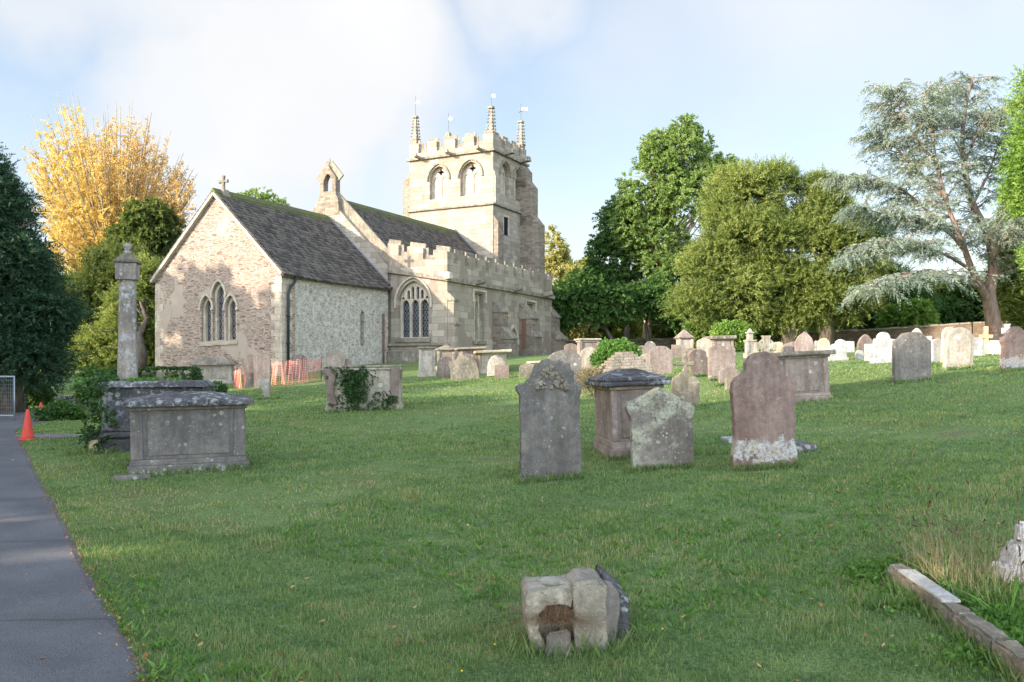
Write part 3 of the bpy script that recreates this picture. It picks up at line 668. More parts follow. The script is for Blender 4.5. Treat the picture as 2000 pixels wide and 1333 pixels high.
MB().beam((NEND - .03, yc, zN + .14), (NEND - .03, yc - nh - .3, zN + .14 - nh - .3), .05, .22, X_).build('flashing', M['lead'], CH)
MB().beam((NX - .03, yc - .0, zA + .2), (NX - .03, yc - CW / 2 - .1, zE + .12), .05, .10, X_).build('flashing', M['lead'], CH)
# bellcote
bt = MB(); bw = .98; zb0 = zN - .55; zt = lz(325, NX + .2, yc)
hb_ = zt - .62
bt.panel((NX - .02, yc, 0), Y_, X_ * .36, [(-.72, zb0 - .35), (.72, zb0 - .35), (.62, zb0 + .45), (bw / 2, zb0 + .65), (bw / 2, hb_), (0, zt), (-bw / 2, hb_), (-bw / 2, zb0 + .65), (-.62, zb0 + .45)], [arch(0, zb0 + .85, .52, hb_ - .28, hb_ + .20)])
BC = bt.build('bellcote', M['buttress'], CH, bevel=.02)
bt = MB()
for sgn in (-1, 1): bt.beam((NX + .16, yc - sgn * .03, zt + .07), (NX + .16, yc + sgn * (bw / 2 + .16), hb_ - .09), .50, .10, X_)
bt.lathe([(.05, zt), (.09, zt + .12), (.03, zt + .22), (.015, zt + .38)], 6, (NX + .16, yc, 0))
bt.build('bellcote_roof', M['weather'], BC)
# ---- north aisle with battlements
A1 = lx(1078, sy); yN = sy
zTop = lz(491, NX, yN); zStr = lz(546, NX, yN); zPl = lz(672, NX, yN)
# east wall: raking parapet
yL = ly(742, NX); def_rk = (lz(474, NX, yL) - zTop) / (yL - yN)
rk = lambda y, z: z + def_rk * (y - yN)
mer = [(ly(866, NX), 0)]
def crenel(seg, ytop, depth): pass
ys_c = [(ly(a, NX), ly(b, NX)) for a, b in ((778, 799), (826, 850))]      # crenel openings on the raking parapet
cd = .50
ol = [(yN, zb), (-.2, zb), (-.2, rk(-.2, zTop) + .02)]
ol = [(yN, zb), (0.02, zb), (0.02, rk(.02, zTop))]
for a, b in sorted(ys_c, key=lambda q: -q[0]):
    hi, lo = max(a, b), min(a, b)
    ol += [(hi, rk(hi, zTop)), (hi, rk(hi, zTop) - cd), (lo, rk(lo, zTop) - cd), (lo, rk(lo, zTop))]
ol += [(yN, zTop)]
wc = (ly(778, NX) + ly(837, NX)) / 2; ww = abs(ly(778, NX) - ly(837, NX)); w0 = lz(661, NX, wc); wa = lz(549, NX, wc); ws = wa - ww * .62
mb = MB().panel((NX, 0, 0), Y_, X_ * .35, ol, [arch(wc, w0, ww, ws, wa, 12)]); mb.build('aisle_wall', M['aisle'], CH)
# coping following the crenellation
def cope(mb, pts, dirn, off, wd=.12, th0=.09):
    for a, b in zip(pts, pts[1:]):
        th = th0 if abs(a[0] - b[0]) > .01 else th0 * .45
        a3 = off(a); b3 = off(b); d = (b3 - a3).normalized(); mb.beam(a3 - d * (.02 if th < th0 else .05), b3 + d * (.02 if th < th0 else .05), wd, th, dirn)
mb = MB(); cope(mb, ol[2:], X_, lambda p: Vector((NX + .17, p[0], p[1])), .44, .09)
# string course
mb.beam((NX - .06, .02, rk(.02, zStr)), (NX - .06, yN - .12, zStr), .20, .16, X_)
mb.build('parapet_coping', M['weather'], CH, bevel=.015)
# big window in the aisle east wall
lw = (ww - .44) / 3; hol = []
for i in (-1, 0, 1): hol.append(arch(wc + i * (lw + .11), w0 + .06, lw, ws - .12, ws + lw * .42, 6))
for i, s_ in ((-1.27, 1), (-.73, 1), (-.27, 1), (.27, 1), (.73, 1), (1.27, 1)):
    cx0 = wc + i * (lw + .11); hh = (wa - ws) * (1 - (abs(i) / 1.75) ** 1.6)
    zt0 = ws + lw * .42 * (.55 if abs(abs(i) - .5) > .22 else .9) + .12
    z1 = ws + hh * .80
    if z1 - zt0 > .12: hol.append(arch(cx0, zt0, lw * .36, z1 - .1, z1, 4))
mb = MB().panel((NX + .16, 0, 0), Y_, X_ * .16, arch(wc, w0, ww, ws, wa, 12), hol)
WF = mb.build('window', M['dress'], CH, bevel=.012)
MB().box(NX + .36, NX + .39, wc - ww / 2 - .05, wc + ww / 2 + .05, w0, wa + .05).build('pane', M['glass'], WF)
hb = MB(); band(hb, (NX, 0, 0), Y_, X_ * -.09, wc, ww + .22, ws, wa + .14, .10, .22); hb.build('hood_mould', M['dress'], WF, bevel=.02)
MB().box(NX - .08, NX + .15, wc - ww / 2 - .12, wc + ww / 2 + .12, w0 - .2, w0).build('sill', M['weather'], WF, bevel=.02)
# plinth
def plinth(mb, x0, x1, y0, y1, z): mb.box(x0, x1, y0, y1, zb, z - .0, top=None)
mb = MB(); mb.box(NX - .14, NX, yN - .14, -.01, zb, zPl - .45); mb.beam((NX - .07, -.01, zPl - .4), (NX - .07, yN - .15, zPl - .4), .16, .10, X_)
mb.beam((NX - .05, -.01, zPl - .02), (NX - .05, yN - .12, zPl - .02), .12, .12, X_)
mb.build('plinth', M['weather'], CH, bevel=.02)
# north wall with crenels
xs0 = NX + .35; openings = []; n_c = 11; x = NX + .62
perd = (A1 - NX - .40) / n_c
top = [(xs0, zTop)]
for i in range(n_c):
    a = NX + .46 + i * perd + .12; b = a + perd * .38; top += [(a, zTop), (a, zTop - cd), (b, zTop - cd), (b, zTop)]
top += [(A1, zTop)]
top = [p for p in top if p[0] >= xs0]
def wx(px): return lx(px, yN)
def wz(py, x): return lz(py, x, yN)
nw_ = []
for pa, pb, t, b in ((926, 944, 574, 666), (1028, 1042, 594, 672)):
    xa, xb = wx(pa), wx(pb); xm = (xa + xb) / 2; nw_.append((xm, xb - xa, wz(b, xm), wz(t, xm)))
xd = wx(1001); dw = wx(1009) - wx(994); dz = wz(644, xd); d0 = wz(702, xd)
holes = [[(xm - w_ / 2, a), (xm + w_ / 2, a), (xm + w_ / 2, b), (xm - w_ / 2, b)] for xm, w_, a, b in nw_] + [arch(xd, d0, dw, dz - dw * .8, dz)]
mb = MB().panel((0, yN, 0), X_, Y_ * .34, [(xs0, zb), (A1, zb)] + top[::-1], holes)
mb.box(A1 - .6, A1, yN + .6, 0, zb, zTop - .3)
mb.build('aisle_wall', M['aisle'], CH)
MB().box(NX + .6, A1 - .6, yN + .6, -.2, zStr, zStr + .12).build('aisle_roof', M['lead'], CH)
mb = MB(); cope(mb, top, Y_, lambda p: Vector((p[0], yN + .16, p[1])), .42, .09)
mb.beam((NX - .12, yN - .07, zStr), (A1 + .1, yN - .07, zStr), .2, .17, Y_); mb.build('parapet_coping', M['weather'], CH, bevel=.015)
mb = MB().box(NX - .14, xd - dw / 2 - .35, yN - .14, yN - .001, zb, zPl - .45).box(xd + dw / 2 + .35, A1, yN - .14, yN - .001, zb, zPl - .35)
mb.beam((NX - .14, yN - .07, zPl - .4), (xd - dw / 2 - .35, yN - .07, zPl - .4), .17, .10, Y_).beam((xd + dw / 2 + .35, yN - .08, zPl - .28), (A1 + .1, yN - .08, zPl - .28), .2, .14, Y_)
mb.build('plinth', M['weather'], CH, bevel=.02)
for xm, w_, a, b in nw_:                              # square-headed windows
    lw = (w_ - .34) / 2; hs = [arch(xm + s_ * (lw / 2 + .06), a + .06, lw, b - .6, b - .28, 5) for s_ in (-1, 1)] + [arch(xm + s_ * lw * .5, b - .26, .14, b - .16, b - .06, 3) for s_ in (-1.5, -.4, .4, 1.5) if abs(s_ * lw * .5) < w_ / 2 - .1]
    f = MB().panel((0, yN + .22, 0), X_, Y_ * .14, [(xm - w_ / 2, a), (xm + w_ / 2, a), (xm + w_ / 2, b), (xm - w_ / 2, b)], hs).build('window', M['dress'], CH, bevel=.01)
    MB().box(xm - w_ / 2 - .03, xm + w_ / 2 + .03, yN + .40, yN + .43, a, b + .03).build('pane', M['glass'], f)
    MB().box(xm - w_ / 2 - .22, xm + w_ / 2 + .22, yN - .10, yN, b + .08, b + .20).box(xm - w_ / 2 - .22, xm - w_ / 2 - .10, yN - .10, yN, b - .45, b + .08).box(xm + w_ / 2 + .10, xm + w_ / 2 + .22, yN - .10, yN, b - .45, b + .08).build('hood_mould', M['dress'], f, bevel=.02)
    MB().box(xm - w_ / 2 - .15, xm + w_ / 2 + .15, yN - .12, yN + .2, a - .18, a).build('sill', M['weather'], f, bevel=.02)
dn = MB().panel((0, yN + .42, 0), X_, Y_ * .06, arch(xd, d0, dw, dz - dw * .8, dz)).build('door', M['wood'], CH)
hb = MB(); band(hb, (0, yN, 0), X_, Y_ * -.1, xd, dw + .1, dz - dw * .8, dz + .08, .14, .1); hb.build('door_arch', M['dress'], dn, bevel=.02)
def buttress(x0, x1, yf, stages, mat='aisle', cap='weather', name='buttress'):
    """stages: (z_top, depth) from the ground up, each with a sloping weathering"""
    b = MB(); caps = []; z0 = zb
    for i, (zt_, dp) in enumerate(stages):
        nd = stages[i + 1][1] if i + 1 < len(stages) else 0
        hh = (dp - nd) * 1.1
        b.box(x0, x1, yf - dp, yf - .001, z0, zt_ - hh)
        y0, y1 = yf - dp - .07, yf - nd + .0
        c = MB(); c.add([(x0 - .05, y0, zt_ - hh - .05), (x1 + .05, y0, zt_ - hh - .05), (x1 + .05, y0, zt_ - hh + .05), (x0 - .05, y0, zt_ - hh + .05), (x0 - .05, y1, zt_ + .05), (x1 + .05, y1, zt_ + .05), (x0 - .05, y1, zt_ - hh - .05), (x1 + .05, y1, zt_ - hh - .05)],
              [(0, 1, 2, 3), (3, 2, 5, 4), (0, 3, 4, 6), (1, 7, 5, 2), (0, 6, 7, 1)])
        z0 = zt_ - hh; caps.append(c)
    o = b.build(name, M[mat], CH, bevel=.015)
    for c in caps: c.build('weathering', M[cap], o, bevel=.015)
    return o
buttress(wx(874), wx(883), yN, [(wz(630, wx(878)), .42), (wz(571, wx(878)), .34)])
x1_ = wx(962); buttress(x1_, x1_ + .75, yN, [(wz(640, x1_), 1.0), (wz(588, x1_), .5)], 'buttress')
x2_ = wx(1014); buttress(x2_, x2_ + .85, yN, [(wz(648, x2_), .95), (wz(594, x2_), .7)], 'buttress')
mb = MB(); xq = x2_; mb.box(xq - .025, xq - .005, yN - .40, yN - .16, zPl - .1, wz(606, xq)); mb.build('rust_stain', M['rust'], CH)
buttress(A1 - .1, A1 + .7, yN + .3, [(zPl + 1.0, .9), (zPl + 2.4, .5)], 'buttress')
for px in (926, 1000, 1060):                          # gargoyles under the parapet
    xg = wx(px); MB().box(xg - .12, xg + .12, yN - .55, yN, zStr - .03, zStr + .2, top=(.8, .9)).box(xg - .16, xg + .16, yN - .62, yN - .40, zStr + .02, zStr + .26, top=(.6, .8)).build('gargoyle', M['weather'], CH, bevel=.04)
MB().box(NX - .35, NX + .05, yN - .34, yN + .02, zStr - .02, zStr + .32, top=(.7, .7)).build('gargoyle', M['dress'], CH, bevel=.06)
# ---- tower
TX, TD = NEND, 4.6; ty0 = ly(963, TX); ty1 = ly(800, TX); tw = ty1 - ty0
tc_ = lz(293, TX, ty0); ts_ = lz(398, TX, ty0); tt = lz(260, TX, ty0)
ry = lambda px: ly(px, TX)
def belfry(px, wpx, ptop, pspr, pbot):
    c = ry(px); return c, wpx, lz(pbot, TX, c), lz(pspr, TX, c), lz(ptop, TX, c)
bel = []
for (pl, pr, ptop, pbot) in ((839, 875, 325, 389), (899, 939, 316, 382)):
    a, b = ry(pl), ry(pr); c = (a + b) / 2; w_ = abs(a - b); za = lz(ptop, TX, c); bel.append((c, w_, lz(pbot, TX, c), za - w_ * .62, za))
def crenels(L0, L1, n_m, zt_, cd):
    """outline top of an embattled parapet with n_m merlons incl. both ends"""
    per = (L1 - L0) / (n_m * 2 - 1); pts = []
    for i in range(n_m):
        a = L0 + i * 2 * per; b = a + per
        if i: pts.append((a, zt_ - cd))
        if i: pts.append((a, zt_))
        else: pts.append((a, zt_))
        pts.append((b, zt_))
        if i < n_m - 1: pts.append((b, zt_ - cd))
    return pts
cE = crenels(0, tw, 5, tt, .62); cN = crenels(.5, TD, 4, tt, .62)
mb = MB().panel((TX, ty0, 0), Y_, X_ * .5, [(0, zb), (tw, zb)] + cE[::-1], [arch(c - ty0, z0, w_, zs, za, 10) for c, w_, z0, zs, za in bel])
xb = [(TX + TD * .34, 1.15), (TX + TD * .74, 1.15)]
zbN = [(lz(a, TX, ty0)) for a in (392, 326)]
bw_, b0, ba = 1.15, bel[1][2] + .1, bel[1][4] + .05; bs = ba - bw_ * .62
mb.panel((0, ty0, 0), X_, Y_ * .5, [(TX + .5, zb), (TX + TD, zb)] + [(TX + a, b) for a, b in cN[::-1]], [arch(x, b0, bw_, bs, ba, 10) for x, _ in xb])
mb.box(TX + TD - .5, TX + TD, ty0 + .5, ty1, zb, tt - .62).box(TX + .5, TX + TD - .5, ty1 - .5, ty1, zb, tt - .62).box(TX + .5, TX + TD - .5, ty0 + .5, ty1 - .5, tc_ - .2, tc_)
for i in range(3): mb.box(TX + TD - .5, TX + TD, ty0 + 1.3 + i * 1.5, ty0 + 2.0 + i * 1.5, tt - .62, tt)
TW = mb.build('tower', M['ashlar'], CH, bevel=.02)
mb = MB(); cope(mb, cE, X_, lambda p: Vector((TX + .2, ty0 + p[0], p[1])), .48, .08); cope(mb, cN, Y_, lambda p: Vector((TX + p[0], ty0 + .2, p[1])), .48, .08)
mb.build('parapet_coping', M['weather'], TW, bevel=.02)
for z, dd_, th_ in ((tc_, .15, .18), (ts_, .12, .16)):
    mb = MB().beam((TX - dd_ / 2, ty0 - dd_, z), (TX - dd_ / 2, ty1 + dd_, z), dd_, th_, X_).beam((TX - dd_, ty0 - dd_ / 2, z), (TX + TD + dd_, ty0 - dd_ / 2, z), dd_, th_, Y_); mb.build('string_course', M['weather'], TW, bevel=.02)
def bel_window(o, ux, n, c, w_, z0, zs, za):
    """two lights of pierced stone under a quatrefoil"""
    ux = Vector(ux); n = Vector(n); o = Vector(o); lw = (w_ - .36) / 2; sgs = (-1, 1)
    hs = [arch(c + s_ * (lw / 2 + .06), z0 + .1, lw, zs - .05, zs + lw * .5, 6) for s_ in sgs]
    q = []
    for k in range(16):
        a = 2 * math.pi * k / 16; r = .17 * (1 + .35 * math.cos(4 * a)) * w_ / 1.3; q.append((c + r * math.cos(a), zs + (za - zs) * .60 + r * math.sin(a)))
    f = MB().panel(o + n * .28, ux, n * .14, arch(c, z0, w_, zs, za, 10), hs + [q]).build('belfry_window', M['dress'], TW)
    g = MB(); mb_ = MB()
    for s_ in sgs:
        cc = c + s_ * (lw / 2 + .06); nb = 3; nr = 9
        x0 = cc - lw / 2
        for i in range(nb):
            a = x0 + lw * (i + .0) / (nb - 1) - .04; mb_.panel(o + n * .33, ux, n * .05, [(a, z0), (a + .08, z0), (a + .08, zs + lw * .45), (a, zs + lw * .45)])
        for j in range(nr):
            z = z0 + .1 + (zs + lw * .4 - z0) * j / nr; mb_.panel(o + n * .332, ux, n * .05, [(x0, z), (x0 + lw, z), (x0 + lw, z + .14), (x0, z + .14)])
    mb_.build('pierced_panel', M['dress'], TW)
    g.panel(o + n * .46, ux, n * .03, [(c - w_ / 2 - .02, z0), (c + w_ / 2 + .02, z0), (c + w_ / 2 + .02, za), (c - w_ / 2 - .02, za)]).build('belfry_darkness' if False else 'belfry_dark_sheet', M['void'], TW)  # near-black sheet stands in for the unlit inside of the belfry
    hb = MB(); band(hb, o, ux, n * -.10, c, w_ + .14, zs, za + .10, .11, .05); hb.build('hood_mould', M['weather'], TW, bevel=.02)
for c, w_, z0, zs, za in bel: bel_window((TX, 0, 0), Y_, X_, c, w_, z0, zs, za)
for x, w_ in xb: bel_window((0, ty0, 0), X_, Y_, x, bw_, b0, bs, ba)
# small window on the north face, below the string
xsw = TX + 1.6; MB().box(xsw - .3, xsw + .3, ty0 - .02, ty0 - .004, ts_ - 1.7, ts_ - .6).build('slit_window', M['void'], TW)
MB().box(xsw - .45, xsw + .45, ty0 - .10, ty0, ts_ - .6, ts_ - .48).box(xsw - .42, xsw - .3, ty0 - .07, ty0, ts_ - 1.7, ts_ - .6).box(xsw + .3, xsw + .42, ty0 - .07, ty0, ts_ - 1.7, ts_ - .6).build('slit_frame', M['dress'], TW)
for px, (yy) in ((822, 0), (882, 0), (942, 0)):
    yg = ry(px); MB().box(TX - .62, TX, yg - .10, yg + .10, tc_ - .04, tc_ + .15, top=(1, .8)).box(TX - .72, TX - .48, yg - .13, yg + .13, tc_ + .0, tc_ + .24, top=(.6, .7)).build('gargoyle', M['weather'], TW, bevel=.05)
for i in (.3, .8): MB().box(TX + TD * i - .14, TX + TD * i + .14, ty0 - .6, ty0, tc_ - .04, tc_ + .24, top=(.7, .8)).box(TX + TD * i - .2, TX + TD * i + .2, ty0 - .75, ty0 - .4, tc_, tc_ + .32, top=(.7, .7)).build('gargoyle', M['weather'], TW, bevel=.05)
def stage_butt(ax, x0, x1, y0, y1, ztops, grow, dirv):
    b = MB(); z0 = zb
    for i, (zt_, g_) in enumerate(zip(ztops, grow)):
        dv = Vector(dirv) * g_; xa, xb_ = x0 + min(0, dv.x), x1 + max(0, dv.x); ya, yb = y0 + min(0, dv.y), y1 + max(0, dv.y)
        b.box(xa, xb_, ya, yb, z0, zt_); nxt = grow[i + 1] if i + 1 < len(grow) else 0
        dn_ = Vector(dirv) * nxt; h = (g_ - nxt) * 1.25
        xa2, xb2 = x0 + min(0, dn_.x), x1 + max(0, dn_.x); ya2, yb2 = y0 + min(0, dn_.y), y1 + max(0, dn_.y)
        b.add([(xa, ya, zt_), (xb_, ya, zt_), (xb_, yb, zt_), (xa, yb, zt_), (xa2, ya2, zt_ + h), (xb2, ya2, zt_ + h), (xb2, yb2, zt_ + h), (xa2, yb2, zt_ + h)], [(0, 1, 5, 4), (1, 2, 6, 5), (2, 3, 7, 6), (3, 0, 4, 7), (4, 5, 6, 7)])
        z0 = zt_
    return b.build('buttress', M['buttress'], TW, bevel=.02)
xw = TX + TD; zW = lambda py: lz(py, xw, ty0)
stage_butt(0, xw - .9, xw + .02, ty0 + .02, ty0 + .5, [zW(445), zW(372), zW(340)], [1.35, .85, .45], (0, -1, 0))
stage_butt(0, xw - .3, xw + .02, ty0 + .02, ty0 + .9, [zW(450), zW(385)], [1.3, .8], (1, 0, 0))
stage_butt(0, TX + .02, TX + .5, ty1 - .9, ty1 - .02, [lz(440, TX, ty1), lz(356, TX, ty1)], [.7, .55], (0, 1, 0))
stage_butt(0, TX + .0 + .05, TX + .75, ty0 + .02, ty0 + .5, [lz(434, TX, ty0)], [.35], (0, -1, 0))
mb = MB().add([(TX - .02, ty0 - .03, lz(330, TX, ty0)), (TX + .5, ty0 - .03, lz(330, TX, ty0)), (TX + .5, ty0 - .2, lz(345, TX, ty0)), (TX - .02, ty0 - .2, lz(345, TX, ty0)), (TX - .02, ty0 - .03, ts_), (TX + .5, ty0 - .03, ts_), (TX + .5, ty0 - .2, ts_), (TX - .02, ty0 - .2, ts_)],
              [(0, 1, 2, 3), (3, 2, 6, 7), (0, 3, 7, 4), (1, 5, 6, 2)]); mb.build('buttress', M['ashlar'], TW)
def pinnacle(x, y, z0, h, vane, full=True, cross=False):
    b = MB(); s_ = .215; b.box(x - s_, x + s_, y - s_, y + s_, z0 - 1.45, z0)
    if full:
        b.lathe([(s_ * 1.15 * 1.41, z0 - .06), (s_ * 1.15 * 1.41, z0 + .04), (s_ * .95, z0 + .10), (.10, z0 + h)], 4, (x, y, 0), rot=math.pi / 4)
        n_ = 7
        for j in range(n_):
            t = (j + .4) / n_; r = (s_ * 1.0) * (1 - t) + .11 * t
            for k in range(4):
                a = math.pi / 4 + k * math.pi / 2; cx_, cy_ = x + math.cos(a) * (r + .06), y + math.sin(a) * (r + .06); zz = z0 + .1 + h * t * .97
                b.box(cx_ - .05, cx_ + .05, cy_ - .05, cy_ + .05, zz - .03, zz + .08, top=(.5, .5))
        b.box(x - .16, x + .16, y - .16, y + .16, z0 + h - .08, z0 + h + .04)
    else: b.box(x - .2, x + .2, y - .2, y + .2, z0, z0 + .35, top=(.6, .6))
    o = b.build('pinnacle', M['weather'], TW, bevel=.012)
    zt_ = z0 + (h if full else .35); v = MB().tube([(x, y, zt_), (x, y, zt_ + vane)], .015, 6)
    if cross: v.tube([(x - .3, y - .5, zt_ + vane * .55), (x + .1, y + .2, zt_ + vane * .55)], .018, 6)
    o2 = v.build('vane_rod', M['iron'], TW)
    zf = zt_ + vane * .62; ux = Vector((D1.x, -D1.y, 0)) * 1.0          # flag turned square to the wind
    g = MB().panel((x, y, zf), Vector((.5, -.86, 0)), Vector((.86, .5, 0)) * .02, [(.03, 0), (.30, .05), (.20, .12), (.26, .20), (.03, .22)] if not cross else [(.05, 0), (.46, 0), (.38, .09), (.46, .18), (.05, .18)]); g.build('vane_flag', M['gilt'], TW)
zp = tt + .12
pinnacle(TX + .27, ty0 + .27, lz(256, TX, ty0), 1.55, .95)
pinnacle(TX + .27, ty1 - .27, lz(272, TX, ty1), 1.45, 1.35)
pinnacle(TX + TD - .27, ty0 + .27, lz(284, xw, ty0), 1.5, 1.2, cross=True)
pinnacle(TX + TD - .27, ty1 - .27, lz(272, xw, ty1), 1.4, 1.35, full=False)
# ================================================================== GRAVESTONES
def arc(cx, cz, r, a0, a1, n, sx=1.): return [(cx + sx * r * math.cos(R(a0 + (a1 - a0) * i / n)), cz + r * math.sin(R(a0 + (a1 - a0) * i / n))) for i in range(n + 1)]
def prof(kind, w, h):
    """outline right-bottom up and over to left-bottom"""
    a = w / 2
    if kind == 'round': t = arc(0, h - a, a, 0, 180, 16)
    elif kind == 'seg':
        s = w * .22; r = (a * a + s * s) / (2 * s); A = math.degrees(math.asin(a / r)); t = arc(0, h - r, r, 90 - A, 90 + A, 12)
    elif kind == 'flat': t = [(a, h), (-a, h)]
    elif kind == 'gable': t = [(a, h - w * .36), (0, h), (-a, h - w * .36)]
    elif kind == 'gothic':
        rr = w * .95; t = [(x, z) for x, z in crown_of(arch(0, 0, w, h - w * .78, h, 8))]
    elif kind == 'shoulder':
        r = w * .34; t = [(a, h - r * 1.15), (a - .02, h - r * 1.02), (r + .03, h - r * 1.0)] + arc(0, h - r, r, 0, 180, 12) + [(-r - .03, h - r * 1.0), (-a + .02, h - r * 1.02), (-a, h - r * 1.15)]
    elif kind == 'ogee':
        t = [(a, h * .80), (a * .97, h * .83), (a * .82, h * .86), (a * .70, h * .90), (a * .52, h * .965), (a * .28, h * .995), (0, h)]; t = t + [(-x, z) for x, z in t[:-1][::-1]]
    elif kind == 'hump':
        t = [(a, h * .62), (a * .93, h * .78), (a * .80, h * .88), (a * .5, h * .96), (a * .1, h), (-a * .4, h * .96), (-a * .8, h * .84), (-a * .96, h * .68)]
    return [(a, -.18)] + t + [(-a, -.18)]
def dense(pts, step, jit, rng, zmin=.0):
    o = []
    n = len(pts)
    for i in range(n):
        a, b = pts[i], pts[(i + 1) % n]; k = max(1, int(math.hypot(b[0] - a[0], b[1] - a[1]) / step))
        for j in range(k):
            t = j / k; x, z = a[0] + (b[0] - a[0]) * t, a[1] + (b[1] - a[1]) * t
            if z > zmin: x += rng.uniform(-jit, jit); z += rng.uniform(-jit, jit)
            o.append((x, z))
    return o
def slab_mesh(mb, pts, th, y0=None):
    y0 = -th / 2 if y0 is None else y0
    mb.panel((0, y0, 0), X_, Y_ * th, pts[::-1])
HS = {}
def headstone(px0, px1, pt, pb, kind, mat, label, rz=5, lean=(0, 0), th=.11, cat='gravestone', group='gravestones standing in the churchyard', pts=None, jit=.004, base=False, name='gravestone', inset=False):
    cx = (px0 + px1) / 2; g = gp(cx, pb); Y = g.y; rngl = random.Random(int(px0 * 13 + pt))
    w_ = (px1 - px0) / F * Y / max(.5, math.cos(R(rz) - math.atan((cx - HX) / F) * 0)); h = (pb - pt) / F * Y
    if pts: pl = [((x - cx) / F * Y, (pb - z) / F * Y) for x, z in pts]; pl = [(x, z if z > .02 else -.18) for x, z in pl]
    else: pl = prof(kind, w_, h)
    pl = dense(pl, .045 if Y < 15 else .09, jit, rngl)
    mb = MB(); slab_mesh(mb, pl, th)
    o = mb.build(name, M[mat], None, bevel=min(.014, th * .12))
    o.location = g; o.rotation_euler = (R(lean[0]), R(lean[1]), R(rz)); tag(o, label, cat, group)
    if base:
        o.parent = None; b = MB().box(-w_ / 2 - .07, w_ / 2 + .07, -th, th, -.15, .13).build('base', M[mat], o, bevel=.012)
    if inset:
        ip = prof('round' if inset is True else inset, w_ * .74, h * .86); ip = [(x, max(z, h * .12)) for x, z in ip]
        MB().panel((0, -th / 2 - .008, 0), X_, Y_ * .0075, ip[::-1]).build('inscription_panel', M[mat], o)
    return o
# --- three large stones nearest the camera, and their neighbours
headstone(1007, 1137, 703, 941, None, 'greyfoot', 'tall dark grey headstone with a crumbling lichen-crusted top, leftmost of the large front stones', rz=7, th=.13, jit=.006,
          pts=[(1136, 941), (1134, 860), (1131, 775), (1134, 768), (1137, 752), (1128, 748), (1120, 738), (1122, 726), (1113, 720), (1112, 708), (1103, 712), (1095, 703), (1082, 706), (1070, 701), (1058, 705), (1052, 712), (1043, 714), (1040, 728), (1036, 738), (1024, 748), (1008, 754), (1006, 762), (1014, 772), (1016, 860), (1014, 941)])
g = gp(1078, 941)
rr_ = np.random.default_rng(4); bmx = MB()            # crumbled carving at the head of that stone
for i in range(110):
    a = rr_.uniform(-1, 1); x = a * .21 + .02; z = 1.12 + (1 - a * a) * .26 * rr_.uniform(.0, 1.0); s_ = rr_.uniform(.014, .042)
    Mx = Matrix.Translation((x, -.055 + rr_.uniform(-.02, .02), z)) @ Matrix.Rotation(rr_.uniform(0, 3), 4, 'X') @ Matrix.Rotation(rr_.uniform(0, 3), 4, 'Z')
    bmx.box(-s_, s_, -s_ * .7, s_ * .7, -s_ * .8, s_ * .8, Mx, top=(.7, .7))
cr = bmx.build('crumbling_carving', M['crust'], None, bevel=.012); cr.parent = [o for o in COL.objects if o.name.startswith('gravestone')][-1]
headstone(1218, 1358, 756, 919, None, 'streak', 'pointed headstone with pale yellow streaks in front of the black-lidded chest tomb', rz=6, th=.12, jit=.003,
          pts=[(1357, 919), (1354, 860), (1352, 820), (1356, 808), (1357, 793), (1340, 784), (1310, 768), (1284, 756), (1255, 772), (1225, 786), (1219, 793), (1222, 806), (1229, 815), (1231, 860), (1234, 919)])
headstone(1426, 1556, 687, 912, None, 'pinkfoot', 'red sandstone headstone with round head and rounded shoulders, white lichen at its foot', rz=3, th=.13, jit=.004,
          pts=[(1556, 912), (1555, 880), (1550, 860), (1551, 800), (1552, 765), (1550, 750), (1542, 738), (1532, 733), (1522, 731), (1522, 715), (1517, 700), (1507, 691), (1492, 687), (1475, 689), (1462, 697), (1454, 710), (1453, 724), (1448, 731), (1436, 738), (1428, 748), (1426, 765), (1430, 800), (1432, 860), (1429, 885), (1428, 912)])
# --- grey stone behind the leftmost, cross-headed stone, the large stone at the right
headstone(1071, 1135, 684, 764, 'seg', 'grey', 'plain blue-grey headstone directly behind the crumbling-topped tall stone', rz=8, th=.12)
o = headstone(1311, 1365, 727, 794, None, 'crust', 'small lichened headstone topped by a stone cross, behind the pointed stone', rz=4, th=.10,
              pts=[(1365, 794), (1365, 745), (1360, 737), (1348, 733), (1342, 727), (1330, 727), (1324, 733), (1314, 738), (1311, 746), (1311, 794)])
Y = o.location.y; k_ = Y / F; cb = MB()
zc0 = (794 - 727) * k_
cb.panel((0, -.04, 0), X_, Y_ * .08, [(-6 * k_, zc0 - .02), (6 * k_, zc0 - .02), (3.5 * k_, zc0 + 9 * k_), (4 * k_, zc0 + 13 * k_), (16 * k_, zc0 + 11 * k_), (20 * k_, zc0 + 17 * k_), (16 * k_, zc0 + 22 * k_), (5 * k_, zc0 + 20 * k_), (5 * k_, zc0 + 29 * k_), (0, zc0 + 36 * k_), (-5 * k_, zc0 + 29 * k_), (-5 * k_, zc0 + 20 * k_), (-16 * k_, zc0 + 22 * k_), (-20 * k_, zc0 + 17 * k_), (-16 * k_, zc0 + 11 * k_), (-4 * k_, zc0 + 13 * k_), (-3.5 * k_, zc0 + 9 * k_)])
cb.build('cross', M['crust'], o, bevel=.02)
headstone(1744, 1817, 649, 748, 'ogee', 'grey', 'broad weathered headstone with curved shoulders at the edge of the long shadow', rz=3, th=.14, jit=.006, inset='ogee')
headstone(1842, 1898, 640, 722, 'round', 'oolite', 'cream round-topped headstone leaning right in the sun, beside the broad weathered one', rz=6, lean=(0, 5), th=.13, inset=True)
headstone(1838, 1866, 639, 712, 'round', 'oolite', 'half-hidden cream headstone just behind the leaning round-topped one', rz=6, lean=(0, 2), th=.11)
